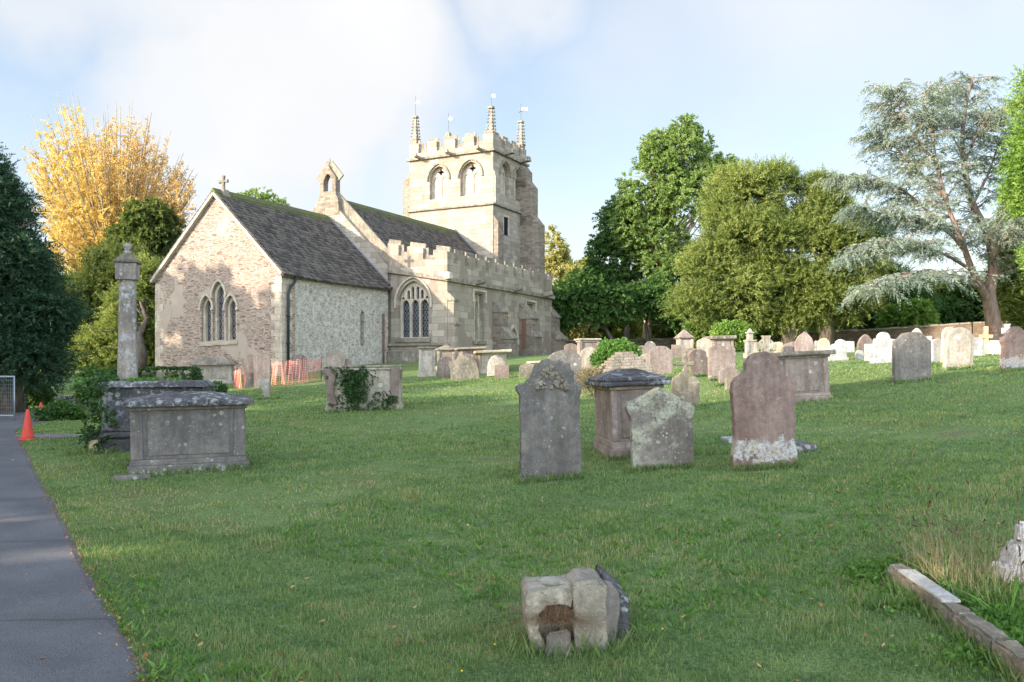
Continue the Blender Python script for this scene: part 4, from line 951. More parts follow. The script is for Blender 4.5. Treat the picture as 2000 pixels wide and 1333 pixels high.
headstone(1951, 2008, 638, 726, None, 'pinkfoot', 'dark humped headstone cut by the right edge of the photo', rz=10, th=.14,
          pts=[(2008, 726), (2008, 668), (2004, 660), (1999, 646), (1990, 639), (1980, 638), (1970, 645), (1963, 656), (1954, 660), (1952, 668), (1956, 676), (1951, 726)])
# --- middle ground
headstone(1383, 1436, 670, 744, 'seg', 'pink', 'tall pinkish headstone with segmental top, sunlit, behind the red sandstone one', rz=4, th=.12, inset='seg')
headstone(1349, 1384, 682, 738, 'seg', 'brown', 'dark brown headstone leaning left against the tall pinkish one', rz=12, lean=(0, -7), th=.12)
headstone(1404, 1445, 718, 752, 'seg', 'pink', 'low pinkish headstone at the foot of the tall pinkish one', rz=4, th=.10)
headstone(1417, 1442, 739, 759, 'flat', 'crust', 'very low mossy footstone beside the red headstone', rz=4, th=.16, cat='footstone')
headstone(1268, 1313, 676, 732, 'ogee', 'pink', 'square-shouldered pink headstone beside the slate-roofed tomb', rz=5, th=.12)
headstone(1243, 1263, 675, 710, 'seg', 'pink', 'small pink headstone beside the ivy bush', rz=8, lean=(0, 8))
headstone(1259, 1281, 667, 700, 'round', 'grey', 'small round grey headstone behind the square-shouldered pink one', rz=3)
headstone(1246, 1276, 691, 728, 'round', 'oolite', 'pale round headstone half hidden by the slate-roofed tomb', rz=6, lean=(0, 6))
headstone(1337, 1361, 680, 702, 'hump', 'crust', 'lumpy lichened stump left of the dark leaning headstone', rz=3, th=.3, jit=.02)
headstone(1361, 1390, 661, 698, 'seg', 'oolite', 'wide pale headstone with sagging top behind the dark leaning one', rz=5)
headstone(1312, 1337, 674, 699, 'flat', 'pink', 'plain square pink headstone left of the pyramid-topped pillar', rz=3)
headstone(1134, 1168, 678, 724, 'round', 'oolite', 'round pale headstone between the urn-topped pedestal and the ivy bush', rz=6, th=.12)
headstone(1102, 1128, 671, 700, 'seg', 'brown', 'low reddish headstone behind the blue-grey one near the church corner', rz=8)
headstone(1476, 1512, 664, 700, 'round', 'oolite', 'round pale headstone behind the dark stone cross', rz=3)
headstone(1512, 1530, 668, 696, 'round', 'yellow', 'small honey-coloured headstone right of the dark stone cross', rz=3, th=.09)
headstone(1529, 1551, 671, 696, 'seg', 'grey', 'small blue-grey headstone left of the two leaning sunlit slabs', rz=3)
headstone(1552, 1588, 648, 702, 'gothic', 'pink', 'tall pointed headstone dappled by branch shade, behind the right-hand chest tomb', rz=-3, lean=(-8, 3), th=.16)
headstone(1530, 1580, 667, 702, 'hump', 'pink', 'broken sloping slab leaning on the tall pointed headstone', rz=3, lean=(-14, -8), th=.2, jit=.015)
headstone(1597, 1620, 661, 696, 'round', 'yellow', 'honey-yellow round headstone beside a small white cross', rz=4, th=.10)
headstone(1619, 1651, 671, 706, 'seg', 'white', 'low white headstone with curved top, right of the honey-yellow one', rz=4, th=.10, base=True)
headstone(1630, 1653, 663, 698, 'round', 'white', 'round white headstone just behind the low white one', rz=4, th=.09)
headstone(1649, 1668, 667, 688, 'flat', 'white', 'small oblong white marker right of the round white stone', rz=4, th=.09)
headstone(1674, 1706, 653, 702, 'gothic', 'brown', 'brown gothic-pointed headstone in front of the churchyard wall', rz=6, th=.11)
headstone(1671, 1686, 684, 703, 'round', 'white', 'tiny white stone at the foot of the brown pointed one', rz=3, th=.08)
headstone(1689, 1708, 672, 706, 'flat', 'white', 'narrow white upright slab right of the brown pointed headstone', rz=2, th=.09)
headstone(1706, 1744, 649, 709, 'shoulder', 'white', 'tall white headstone with round head and square shoulders', rz=4, th=.11, base=True)
headstone(1736, 1760, 663, 700, 'shoulder', 'white', 'pale shouldered headstone partly behind the broad weathered one', rz=4)
headstone(1778, 1803, 641, 692, 'gothic', 'oolite', 'pointed cream headstone rising behind the broad weathered one', rz=4)
headstone(1804, 1819, 657, 700, 'flat', 'white', 'white square-topped stone behind the right shoulder of the broad weathered one', rz=4)
headstone(1818, 1845, 662, 711, 'seg', 'white', 'pale grey headstone between the broad weathered one and the leaning cream one', rz=5)
headstone(1894, 1923, 660, 695, 'seg', 'white', 'large pale headstone left of the wooden cross', rz=8, th=.10)
# --- stones round the church
headstone(854, 887, 697, 738, 'round', 'brown', 'small brown round-topped headstone left of the broken rugged one', rz=8, th=.12, jit=.01)
headstone(875, 939, 694, 741, None, 'crust', 'broken rugged stone with a jagged top, low and wide, before the church aisle', rz=6, th=.16, jit=.012,
          pts=[(939, 741), (934, 722), (930, 706), (925, 701), (913, 700), (908, 694), (896, 695), (892, 703), (878, 707), (876, 715), (880, 722), (882, 741)])
headstone(925, 952, 680, 724, 'round', 'pink', 'tilted pink headstone leaning in front of the flat-lidded tomb', rz=-6, lean=(0, -10))
headstone(950, 989, 695, 733, None, 'oolite', 'bright pale headstone with sloping shoulders catching the sun', rz=6, lean=(0, -4), pts=[(984, 733), (988, 708), (984, 701), (975, 698), (971, 694), (963, 696), (957, 704), (954, 712), (950, 733)])
headstone(967, 994, 713, 741, 'flat', 'brown', 'small square dark red headstone in front of the bright pale one', rz=5, th=.10)
headstone(1014, 1044, 710, 739, 'hump', 'crust', 'low rounded lichened stone left of the tall crumbling stone', rz=4, th=.16, jit=.012)
headstone(478, 502, 692, 757, 'shoulder', 'pink', 'pink round-shouldered headstone left of its twin below the chancel gable', rz=14, th=.12)
headstone(497, 526, 690, 757, 'seg', 'pink', 'pink headstone joined to its twin, nearest the orange netting', rz=14, th=.12)
headstone(505, 530, 740, 783, None, 'ruin', 'small eroded stump standing alone in the lawn, narrow at the foot', rz=8, th=.14, jit=.008, pts=[(529, 783), (527, 770), (529, 752), (528, 742), (520, 739), (507, 741), (506, 752), (513, 765), (515, 783)])
headstone(571, 600, 692, 742, 'hump', 'brown', 'worn brown headstone behind the orange netting', rz=12, th=.12, jit=.01)
headstone(630, 667, 684, 747, 'seg', 'grey', 'lichened grey headstone leaning at the right end of the orange netting', rz=14, lean=(0, 8), th=.12)
headstone(661, 688, 701, 745, 'round', 'brown', 'rounded brown headstone behind the ivy-draped tomb', rz=14, th=.12)
headstone(413, 433, 744, 770, 'gothic', 'brown', 'small pointed reddish stone left of the lone stump, behind the front chest tomb', rz=10, th=.10)
# --- crosses
def cross_grave(px, pt, pb, hw, mat, label, arm=.35, tk=3.0, rz=4, th=.10, base=True, kind='latin', group='stone crosses in the churchyard'):
    g = gp(px, pb); k_ = g.y / F; h = (pb - pt) * k_; t = tk * k_; a = hw * k_; za = h * (1 - arm); o = empty('grave_cross', g, R(rz)); tag(o, label, 'grave cross', group)
    b0 = .0
    mb = MB()
    if base: MB().box(-t * 3.2, t * 3.2, -t * 2.5, t * 2.5, -.15, h * .10, top=(.9, .9)).box(-t * 2.2, t * 2.2, -t * 1.8, t * 1.8, h * .10, h * .20, top=(.85, .85)).build('base', M[mat], o, bevel=.01)
    if kind == 'latin': mb.panel((0, -th / 2, 0), X_, Y_ * th, [(-t, -.1), (t, -.1), (t, za - t), (a, za - t), (a, za + t), (t, za + t), (t, h), (-t, h), (-t, za + t), (-a, za + t), (-a, za - t), (-t, za - t)])
    else:
        mb.panel((0, -th / 2, 0), X_, Y_ * th, [(-t, -.1), (t, -.1), (t, za - t * 1.2), (t * 1.4, za - t), (a, za - t * 1.6), (a, za + t * 1.6), (t * 1.4, za + t), (t * 1.2, h - t), (t * 1.7, h), (-t * 1.7, h), (-t * 1.2, h - t), (-t * 1.4, za + t), (-a, za + t * 1.6), (-a, za - t * 1.6), (-t * 1.4, za - t), (-t, za - t * 1.2)])
        ou = arc(0, za, a * .80, 0, 360, 24)[:-1]; mb.panel((0, -th * .35, 0), X_, Y_ * th * .7, ou, [arc(0, za, a * .60, 0, 360, 24)[:-1]])
    mb.build('cross', M[mat], o, bevel=.01); return o
cross_grave(1496, 656, 706, 20, 'ruin', 'dark mossy wheel-headed stone cross above the red sandstone headstone', arm=.42, tk=5.5, th=.16, kind='wheel')
cross_grave(1594, 666, 696, 6, 'white', 'small white stone cross left of the honey-yellow headstone', arm=.35, tk=2)
o = cross_grave(1926, 638, 692, 13, 'pale_oak', 'yellow-brown cross on a block plinth at the foot of the cedar', arm=.36, tk=3.2)
cross_grave(1967, 633, 694, 10, 'white', 'white stone cross with flared arms behind the dark humped headstone', arm=.22, tk=3.5, kind='wheel')
# --- chest and pedestal tombs
def chest(name, label, pl, pbl, pr, ptl, rz, depth, body, lidm, lid='ledger', plinth_h=.12, over=.10, lid_t=.10, panels=1, pil=True, rise=.16, tilt=0., cat='chest tomb', group='chest tombs on the lawn'):
    """pl, pbl: front left foot; pr: front right edge; ptl: top of the lid at the left"""
    c = gp(pl, pbl); r = (pr - HX) / F; ca, sa = math.cos(R(rz)), math.sin(R(rz))
    w_ = (r * c.y - c.x) / (ca - r * sa); h = (pbl - ptl) / F * c.y
    zr = hz1(c.x + ca * w_, c.y + sa * w_); o = empty(name, c, R(rz)); tag(o, label, cat, group)
    o.rotation_euler = (0, -math.atan2((zr - c.z) * .6, w_) + R(tilt), R(rz))
    p = plinth_h; zl = h - lid_t - (rise if lid in ('coped', 'hip', 'slate') else 0)
    MB().box(0, w_, 0, depth, -.25, p * .62).box(.025, w_ - .025, .025, depth - .025, p * .62, p, top=(.985, .96)).build('plinth', M[body], o, bevel=.012)
    i = .06; MB().box(i, w_ - i, i, depth - i, p, zl).build('body', M[body], o, bevel=.008)
    pw = min(.16, w_ * .10)
    if pil:
        for x in (i - .018, w_ - i + .018 - pw):
            for y in (i - .018, depth - i + .018 - pw): MB().box(x, x + pw, y, y + pw, p, zl).build('pilaster', M[body], o, bevel=.012)
        MB().box(i + pw + .04, w_ - i - pw - .04, i - .014, i - .001, p + .05, zl - .05).build('inscription_panel', M[body], o, bevel=.01)
    MB().box(i - .05, w_ - i + .05, i - .05, depth - i + .05, zl - .05, zl).build('cornice', M[body], o, bevel=.015)
    x0, x1, y0, y1 = -over + .02, w_ + over - .02, -over + .02, depth + over - .02
    if lid == 'ledger':
        rg = random.Random(int(pl)); pts = dense([(x0, y0), (x1, y0), (x1, y1), (x0, y1)], .12, .006, rg, -9); n_ = len(pts)
        mb = MB(); mb.add([(x, y, zl) for x, y in pts] + [(x, y, zl + lid_t + rg.uniform(-.006, .006)) for x, y in pts], [tuple(range(n_))[::-1], tuple(range(n_, 2 * n_))] + [(a, (a + 1) % n_, n_ + (a + 1) % n_, n_ + a) for a in range(n_)])
        mb.build('lid', M[lidm], o, bevel=lid_t * .3)
    elif lid == 'coped':                               # low curved lid, hipped at both ends
        mb = MB(); nx2, ny2 = 22, 12; V = []; rg = np.random.default_rng(2)
        for a in range(nx2 + 1):
            for b in range(ny2 + 1):
                u, v = a / nx2, b / ny2; ex = min(u, 1 - u) * (x1 - x0) / (.5 * (y1 - y0)); prf = math.sin(math.pi * v) ** .75 * min(1, ex) ** .7
                V.append((x0 + (x1 - x0) * u, y0 + (y1 - y0) * v, zl + lid_t + rise * prf + (rg.uniform(-.006, .006) if 0 < u < 1 and 0 < v < 1 else 0)))
        nt_ = len(V); V += [(x, y, zl) for x, y, _ in V]
        Fs = [(a * (ny2 + 1) + b, (a + 1) * (ny2 + 1) + b, (a + 1) * (ny2 + 1) + b + 1, a * (ny2 + 1) + b + 1) for a in range(nx2) for b in range(ny2)]
        Fs += [tuple(i + nt_ for i in f[::-1]) for f in Fs]
        rim = [a * (ny2 + 1) for a in range(nx2 + 1)] + [nx2 * (ny2 + 1) + b for b in range(1, ny2 + 1)] + [a * (ny2 + 1) + ny2 for a in range(nx2 - 1, -1, -1)] + [b for b in range(ny2 - 1, 0, -1)]
        Fs += [(rim[i], rim[(i + 1) % len(rim)], rim[(i + 1) % len(rim)] + nt_, rim[i] + nt_) for i in range(len(rim))]
        mb.add(V, Fs).build('lid', M[lidm], o, bevel=.012)
    elif lid == 'hip':
        mb = MB().box(x0, x1, y0, y1, zl, zl + lid_t * .55).box(x0 + .03, x1 - .03, y0 + .03, y1 - .03, zl + lid_t * .55, zl + lid_t).box(x0 + .05, x1 - .05, y0 + .05, y1 - .05, zl + lid_t, zl + lid_t + rise, top=(.35, .12)); mb.build('lid', M[lidm], o, bevel=.02)
    elif lid == 'slate':
        mb = MB(); n_ = 8; rg = random.Random(3)
        for j in range(n_):
            t = j / n_; ins = t ** 1.4 * .44 * depth; x = x0 + ins
            while x < x1 - ins - .03:
                e = min(x + rg.uniform(.2, .34), x1 - ins); mb.box(x, e - .008, y0 + ins + rg.uniform(-.012, .012), y1 - ins, zl + (lid_t + rise) * t, zl + (lid_t + rise) * (j + .95) / n_, top=(1, .93)); x = e
        mb.build('lid', M[lidm], o, bevel=.008)
    return o, w_, h, zl
T1, w1, h1, _ = chest('chest_tomb', 'large grey chest tomb with lichened curved lid, nearest the path', 248, 931, 487, 770, 19, .95, 'greyfoot', 'black', 'coped', plinth_h=.20, over=.09, lid_t=.07, rise=.11)
MB().box(-.14, .30, -.16, -.01, -.08, .03).build('footing_slab', M['grey'], T1, bevel=.01)
chest('chest_tomb', 'pink chest tomb with shallow black hipped lid behind the pointed headstone', 1194, 902, 1305, 723, 4, 1.5, 'pink', 'black', 'hip', plinth_h=.26, over=.09, lid_t=.11, rise=.12)
chest('chest_tomb', 'chest tomb with mossy overhanging lid and pink front panel, right of the red headstone', 1519, 789, 1628, 689, 3, 1.0, 'pink', 'crust', 'ledger', plinth_h=.18, over=.10, lid_t=.09)
T4, w4, h4, zl4 = chest('chest_tomb', 'ivy-draped chest tomb with thin flat lid and flaring ends in mid lawn', 634, 806, 786, 716, 4, .9, 'oolite', 'weather', 'ledger', plinth_h=.16, over=.02, lid_t=.05)
for x in (.04, w4 - .30):                              # flaring scroll-carved corners
    sg = -1 if x < 1 else 1
    MB().panel((0, -.015, 0), X_, Y_ * .9, [(x + .02, .16), (x + .24, .16), (x + .20 + .04 * sg, .45), (x + .26 + .02 * sg, zl4), (x + .0 + .06 * sg, zl4), (x + .04 + .03 * sg, .5)]).build('carved_corner', M['brown'], T4, bevel=.02)
chest('chest_tomb', 'small chest tomb with stone-slate top below the chancel windows', 374, 752, 455, 697, 12, 1.1, 'oolite', 'weather', 'slate', plinth_h=.16, over=.14, lid_t=.06, rise=.26, cat='chest tomb')
chest('chest_tomb', 'tomb with stepped stone-slate roof next to the ivy bush', 1192, 760, 1274, 688, 6, 1.2, 'crust', 'crust', 'slate', plinth_h=.1, over=.12, lid_t=.1, rise=.46)
chest('chest_tomb', 'sunlit chest tomb with flat yellowish lid before the aisle door', 941, 729, 993, 685, 10, 1.1, 'oolite', 'yellow', 'ledger', over=.16, lid_t=.10)
chest('chest_tomb', 'long flat-lidded pink tomb close to the aisle wall', 901, 728, 946, 679, 8, 1.4, 'pink', 'weather', 'ledger', over=.14, lid_t=.08)
chest('chest_tomb', 'blackened low chest tomb under the dark trees by the path', 107, 809, 150, 776, 10, .9, 'black', 'black', 'ledger', over=.04, lid_t=.06)
chest('chest_tomb', 'tomb with thick mossy cap behind the tall pinkish headstone', 1393, 692, 1436, 656, 4, 1.2, 'pink', 'crust', 'ledger', over=.10, lid_t=.16)
chest('chest_tomb', 'low tomb with broken yellowish top left of the tall crumbling stone', 1040, 735, 1058, 706, 6, 1.1, 'oolite', 'yellow', 'ledger', over=.06, lid_t=.07, pil=False)
def pedestal(px0, px1, pt, pb, label, mat='oolite', capm='weather', top='flat', rz=8, caph=.12, cat='pedestal tomb'):
    g = gp((px0 + px1) / 2, pb); k_ = g.y / F; w_ = (px1 - px0) * k_; h = (pb - pt) * k_; o = empty('pedestal_tomb', g, R(rz)); tag(o, label, cat, 'pedestal tombs')
    a = w_ / 2; c = .8; ph = h * .14; th_ = {'flat': 0, 'pyramid': h * .28, 'gable': h * .16, 'finial': h * .40}[top]; zt_ = h - th_
    MB().box(-a * 1.06, a * 1.06, -a * 1.06, a * 1.06, -.2, ph, top=(.96, .96)).build('plinth', M[mat], o, bevel=.02)
    MB().box(-a * c, a * c, -a * c, a * c, ph, zt_ - caph).build('body', M[mat], o, bevel=.015)
    for sx in (-1, 1): MB().box(sx * a * c - sx * .0 - .05, sx * a * c + .05, -a * c - .04, -a * c + .06, ph, zt_ - caph).build('pilaster', M[mat], o, bevel=.012)
    cp = MB().box(-a * .92, a * .92, -a * .92, a * .92, zt_ - caph, zt_ - caph * .5).box(-a * 1.06, a * 1.06, -a * 1.06, a * 1.06, zt_ - caph * .5, zt_)
    if top == 'pyramid': cp.box(-a * 1.0, a * 1.0, -a * 1.0, a * 1.0, zt_, h, top=(.08, .08))
    if top == 'gable': cp.add([(-a, -a, zt_), (a, -a, zt_), (0, -a, h), (-a, a, zt_), (a, a, zt_), (0, a, h)], [(0, 1, 2), (3, 5, 4), (0, 2, 5, 3), (1, 4, 5, 2)])
    if top == 'finial': cp.box(-a * .55, a * .55, -a * .55, a * .55, zt_, h - th_ * .45).box(-a * .75, a * .75, -a * .75, a * .75, h - th_ * .45, h - th_ * .3).box(-a * .5, a * .5, -a * .5, a * .5, h - th_ * .3, h, top=(.3, .3))
    cp.build('cap', M[capm], o, bevel=.02); return o
pedestal(817, 850, 678, 734, 'sunlit square pedestal tomb with moulded cap, near the aisle window')
pedestal(852, 889, 674, 722, 'grey pedestal tomb with gabled cap behind the square sunlit pedestal', 'aisle', 'weather', 'gable')
pedestal(1126, 1169, 662, 722, 'tall cream pedestal tomb with wide flat cap behind the round pale headstone', 'pink', 'oolite')
pedestal(1321, 1351, 644, 697, 'square pillar tomb with a pyramid top in the sun', 'oolite', 'pink', 'pyramid', caph=.1)
pedestal(1455, 1474, 642, 698, 'slender pillar tomb with stepped finial by the bright bush', 'oolite', 'oolite', 'finial')
g = gp(1150, 728); o = MB().box(-.35, .45, -.3, .3, -.1, .14).build('ledger_slab', M['weather'], None, bevel=.02); o.location = g; tag(o, 'low flat mossy ledger slab at the foot of the round pale headstone', 'ledger slab')
g = gp(1947, 692); o = MB().box(-.3, .5, -.3, .3, -.1, .38).box(-.24, .44, -.24, .24, .38, .46).build('low_tomb', M['white'], None, bevel=.02); o.location = g; tag(o, 'low pale block tomb between the yellow-brown cross and the dark humped stone', 'tomb')
g = gp(1572, 886); o = MB(); o.lathe([(.30, -.1), (.34, .02), (.30, .09), (.12, .13)], 12, M=Matrix.Diagonal((1, .6, 1, 1)))
o = o.build('fallen_stone', M['black'], None, False, bevel=.01); o.location = g + Vector((-.02, .4, 0)); tag(o, 'dark lichened fallen stone lying in grass behind the red sandstone headstone', 'stone')
g = gp(1428, 862); o = MB().box(-.12, .2, -.3, .3, -.1, .05, top=(.9, .9)).build('fallen_stone', M['white'], None, bevel=.02); o.location = g; tag(o, 'small pale stone edge showing left of the red sandstone headstone', 'stone')
# --- column monument
g = gp(172, 888); CM = empty('column_monument', g, R(11)); tag(CM, 'tall lichen-streaked column with square cap on a blackened pedestal, by the path', 'column monument')
k_ = g.y / F; W_ = 1.75; Dp = 1.35
MB().box(0, W_, 0, Dp, -.2, .24).box(-.03, W_ + .03, -.03, Dp + .03, .24, .33).build('plinth', M['black'], CM, bevel=.03)
MB().box(.01, .14, -.012, -.001, .0, .22).build('lichen_patch', M['yellow'], CM)
MB().box(.16, W_ - .12, .12, Dp - .12, .33, 1.02).build('pedestal', M['black'], CM, bevel=.03)
MB().box(.06, W_ - .04, .04, Dp - .04, 1.02, 1.12, top=(.86, .84)).build('pedestal_lid', M['black'], CM, bevel=.03)
cc_ = P(251, g.y + .75) - g.x; zc = (888 - 757) * k_ * 1.03; zt_ = (888 - 546) * (k_ * 1.05)
lxm = cc_ * math.cos(R(11)) + .7 * math.sin(R(11)); col_o = Vector((lxm, .66, 0)); kk = (g.y + .66) / F
zc = EYE + (HY - 757) * kk - g.z - .05; zt_ = EYE + (HY - 545) * kk - g.z; zq = EYE + (HY - 508) * kk - g.z; zf = EYE + (HY - 500) * kk - g.z; ztt = EYE + (HY - 478) * kk - g.z
m_ = stone('column_stone', (.19, .155, .13), (.27, .225, .19), lich=(.50, .52, .50), lamt=.95, lsc=11, damt=.15); M['column'] = m_
MB().lathe([(20.5 * kk, zc - .3), (20.5 * kk, zc), (19.2 * kk, zc + .4), (17.5 * kk, zc + (zt_ - zc) * .55), (16.3 * kk, zt_)], 8, col_o, rot=R(22.5)).build('shaft', M['column'], CM, bevel=.02)
a = 19 * kk; MB().box(col_o.x - a, col_o.x + a, col_o.y - a, col_o.y + a, zt_ - .02, zq - .05).build('capital', M['column'], CM, bevel=.015)
a2 = 22.5 * kk; MB().box(col_o.x - a2, col_o.x + a2, col_o.y - a2, col_o.y + a2, zq - .05, zq).box(col_o.x - a, col_o.x + a, col_o.y - a, col_o.y + a, zq, zf + .05, top=(.35, .35)).build('cap', M['crust'], CM, bevel=.012)
MB().lathe([(9 * kk, zf), (6 * kk, zf + .03), (9 * kk, zf + .07), (4 * kk, zf + .10), (9 * kk, zf + .15), (9 * kk, zf + .19), (2 * kk, ztt + .03)], 10, col_o).build('finial', M['column'], CM, True)
MB().tube([(col_o.x, col_o.y, ztt), (col_o.x, col_o.y, ztt + .10)], .012, 5).build('finial_pin', M['iron'], CM)
# --- ivy on things
def ivy(name, parent, pts, nrm, seed, ll=.10, n=7, L=.18, mat='ivy', label=None, cat=None, droop=.5):
    rng = np.random.default_rng(seed); V, var = sprays(np.array(pts), np.array(nrm) + rng.normal(0, .6, (len(pts), 3)), rng, n=n, L=L, ll=ll, lw=ll * .8, droop=droop)
    o = quads(name, V, var, M[mat], parent)
    if label: tag(o, label, cat)
    return o
def boxpts(rng, n, x0, x1, y0, y1, z0, z1):
    p = []; q = []
    for _ in range(n):
        f = rng.integers(0, 4); u, v = rng.random(2)
        if f == 0: p.append((x0 + u * (x1 - x0), y0, z0 + v * (z1 - z0))); q.append((0, -1, 0))
        elif f == 1: p.append((x0, y0 + u * (y1 - y0), z0 + v * (z1 - z0))); q.append((-1, 0, 0))
        elif f == 2: p.append((x1, y0 + u * (y1 - y0), z0 + v * (z1 - z0))); q.append((1, 0, 0))
        else: p.append((x0 + u * (x1 - x0), y0 + v * (y1 - y0), z1)); q.append((0, 0, 1))
    return p, q
rg = np.random.default_rng(9)
p, q = [], []
for _ in range(420):                                   # hanging mass over the front of the mid-lawn tomb
    v = rg.random(); x = w4 * .38 + rg.normal(0, .22) * (1 - .55 * v); p.append((x, -.05 - rg.random() * .05, zl4 + .02 - v * zl4 * .78)); q.append((0, -1, -.2))
for _ in range(60): p.append((rg.uniform(.1, w4 - .2), -.05, rg.uniform(.0, .25))); q.append((0, -1, .3))
for _ in range(40): p.append((w4 - .35 + rg.normal(0, .12), -.04, rg.uniform(.15, .45))); q.append((0, -1, 0))
ivy('ivy', T4, p, q, 1, .055, 6, .10)
p, q = boxpts(rg, 260, -.05, .30, .0, Dp, .1, 1.12); ivy('ivy', CM, p, q, 2, .07, 6, .12)
p = [(lxm + rg.normal(0, .34), .66 + rg.normal(0, .3), 1.12) for _ in range(160)]; ivy('moss_and_ivy', CM, p, [(0, 0, 1)] * 160, 3, .05, 5, .07, 'weed')
# ivy-covered low tombs left of the chancel
for (pl, pbl, pr, ptl, lab, sd) in ((272, 768, 372, 722, 'low tomb wholly covered in dark ivy behind the column', 5), (318, 792, 418, 752, 'broken low wall of stones half under ivy behind the front chest tomb', 6)):
    c = gp(pl, pbl); r = (pr - HX) / F; w_ = (r * c.y - c.x) / math.cos(R(6)); h = (pbl - ptl) / F * c.y
    o = empty('ivy_covered_tomb', c, R(6)); tag(o, lab, 'overgrown tomb')
    mb = MB()
    if sd == 5: mb.box(.05, w_ - .05, .05, .9, -.2, h - .05)
    else:
        x = 0
        while x < w_: e = x + rg.uniform(.15, .4); mb.box(x, e - .01, .05 + rg.uniform(-.04, .04), .6, -.2, h * rg.uniform(.6, 1.0)); x = e
    mb.build('stonework', M['ruin'], o, bevel=.02)
    p, q = boxpts(rg, 700 if sd == 5 else 260, 0, w_, 0, .9, (0 if sd == 5 else h * .55), h); ivy('ivy', o, p, q, sd, .09, 7, .14)
# ivy bush over a monument
b = gp(1202, 726); tree('ivy_bush', 'round dense bush of bright ivy among the headstones', b, blobs_px([(1203, 694, 38, 30), (1222, 700, 24, 26), (1185, 705, 24, 22)], b.y + .7, .8), M['lime'] if False else M['weed'], M['bark'], 21, 900, dict(n=9, L=.14, ll=.07, lw=.055, droop=.3), 0, shell=.2, gap=-2, cat='bush', leafname='foliage')
b = gp(1155, 775); tree('dead_bush', 'small half-dead twiggy bush beside the black-lidded chest tomb', b, blobs_px([(1153, 748, 22, 24), (1143, 738, 12, 14), (1166, 742, 12, 14)], b.y, .8), M['dry'], M['bark'], 22, 260, dict(n=8, L=.16, ll=.06, lw=.02, droop=.1), .03, nl=14, shell=.7, gap=-2, cat='bush', leafname='foliage')
rgd = np.random.default_rng(8)
# --- traffic cones
def cone(px, pb, ht, label, bandw):
    g = gp(px, pb); h = ht / F * g.y; o = empty('traffic_cone', g + Vector((0, 0, .02)), R(20)); tag(o, label, 'traffic cone', 'traffic cones at the end of the path')
    s_ = h / .75
    MB().box(-.20 * s_, .20 * s_, -.20 * s_, .20 * s_, -.02, .035 * s_).build('foot', M['cone'], o, bevel=.02)
    MB().lathe([(.165 * s_, .035 * s_), (.14 * s_, .07 * s_), (.035 * s_, .74 * s_), (.022 * s_, .75 * s_)], 20, (0, 0, 0)).build('body', M['cone'], o, True)
    if bandw: MB().lathe([(.110 * s_, .27 * s_), (.073 * s_, .50 * s_)], 20).build('reflective_band', M['band'], o, True)
M['cone'] = simple('orange_red_plastic', (.52, .05, .03), .6, .3, var=.35, sc=9); M['band'] = simple('white_band', (.6, .62, .66), .5, .3, var=.1)
cone(54, 861, 59, 'faded red traffic cone standing on the path edge, the nearer one', False)
cone(80, 826, 38, 'red traffic cone with a white band farther along the path', True)
g = gp(100, 855); o = MB(); o.lathe([(.62, -.05), (.62, .035), (.56, .045)], 14, M=Matrix.Diagonal((1.0, .62, 1, 1))).build('stone_slab', M['grey'], None).location = g; tag(COL.objects['stone_slab'], 'flat grey slab set in the grass behind the nearer traffic cone', 'slab')
# --- site fence panel
g = gp(28, 822); FN = empty('mesh_fence_panel', g, R(-12)); tag(FN, 'grey temporary mesh fence panel beside the path under the dark conifer', 'fence panel')
hh = 86 / F * g.y; M['galv'] = simple('galvanised_steel', (.30, .33, .36), .5, .5, .5)
MB().tube([(0, 0, -.05), (0, 0, hh), (-2.6, 0, hh), (-2.6, 0, -.05)], .021, 7).tube([(0, 0, .12), (-2.6, 0, .12)], .018, 6).build('frame', M['galv'], FN, True)
mb = MB()
for i in range(1, 48): mb.tube([(-i * .054, 0, .12), (-i * .054, 0, hh)], .0022, 3, False)
for i in range(1, 10): mb.tube([(0, .004, .12 + i * (hh - .12) / 10), (-2.6, .004, .12 + i * (hh - .12) / 10)], .0022, 3, False)
mb.build('mesh', M['galv'], FN, fix=False)
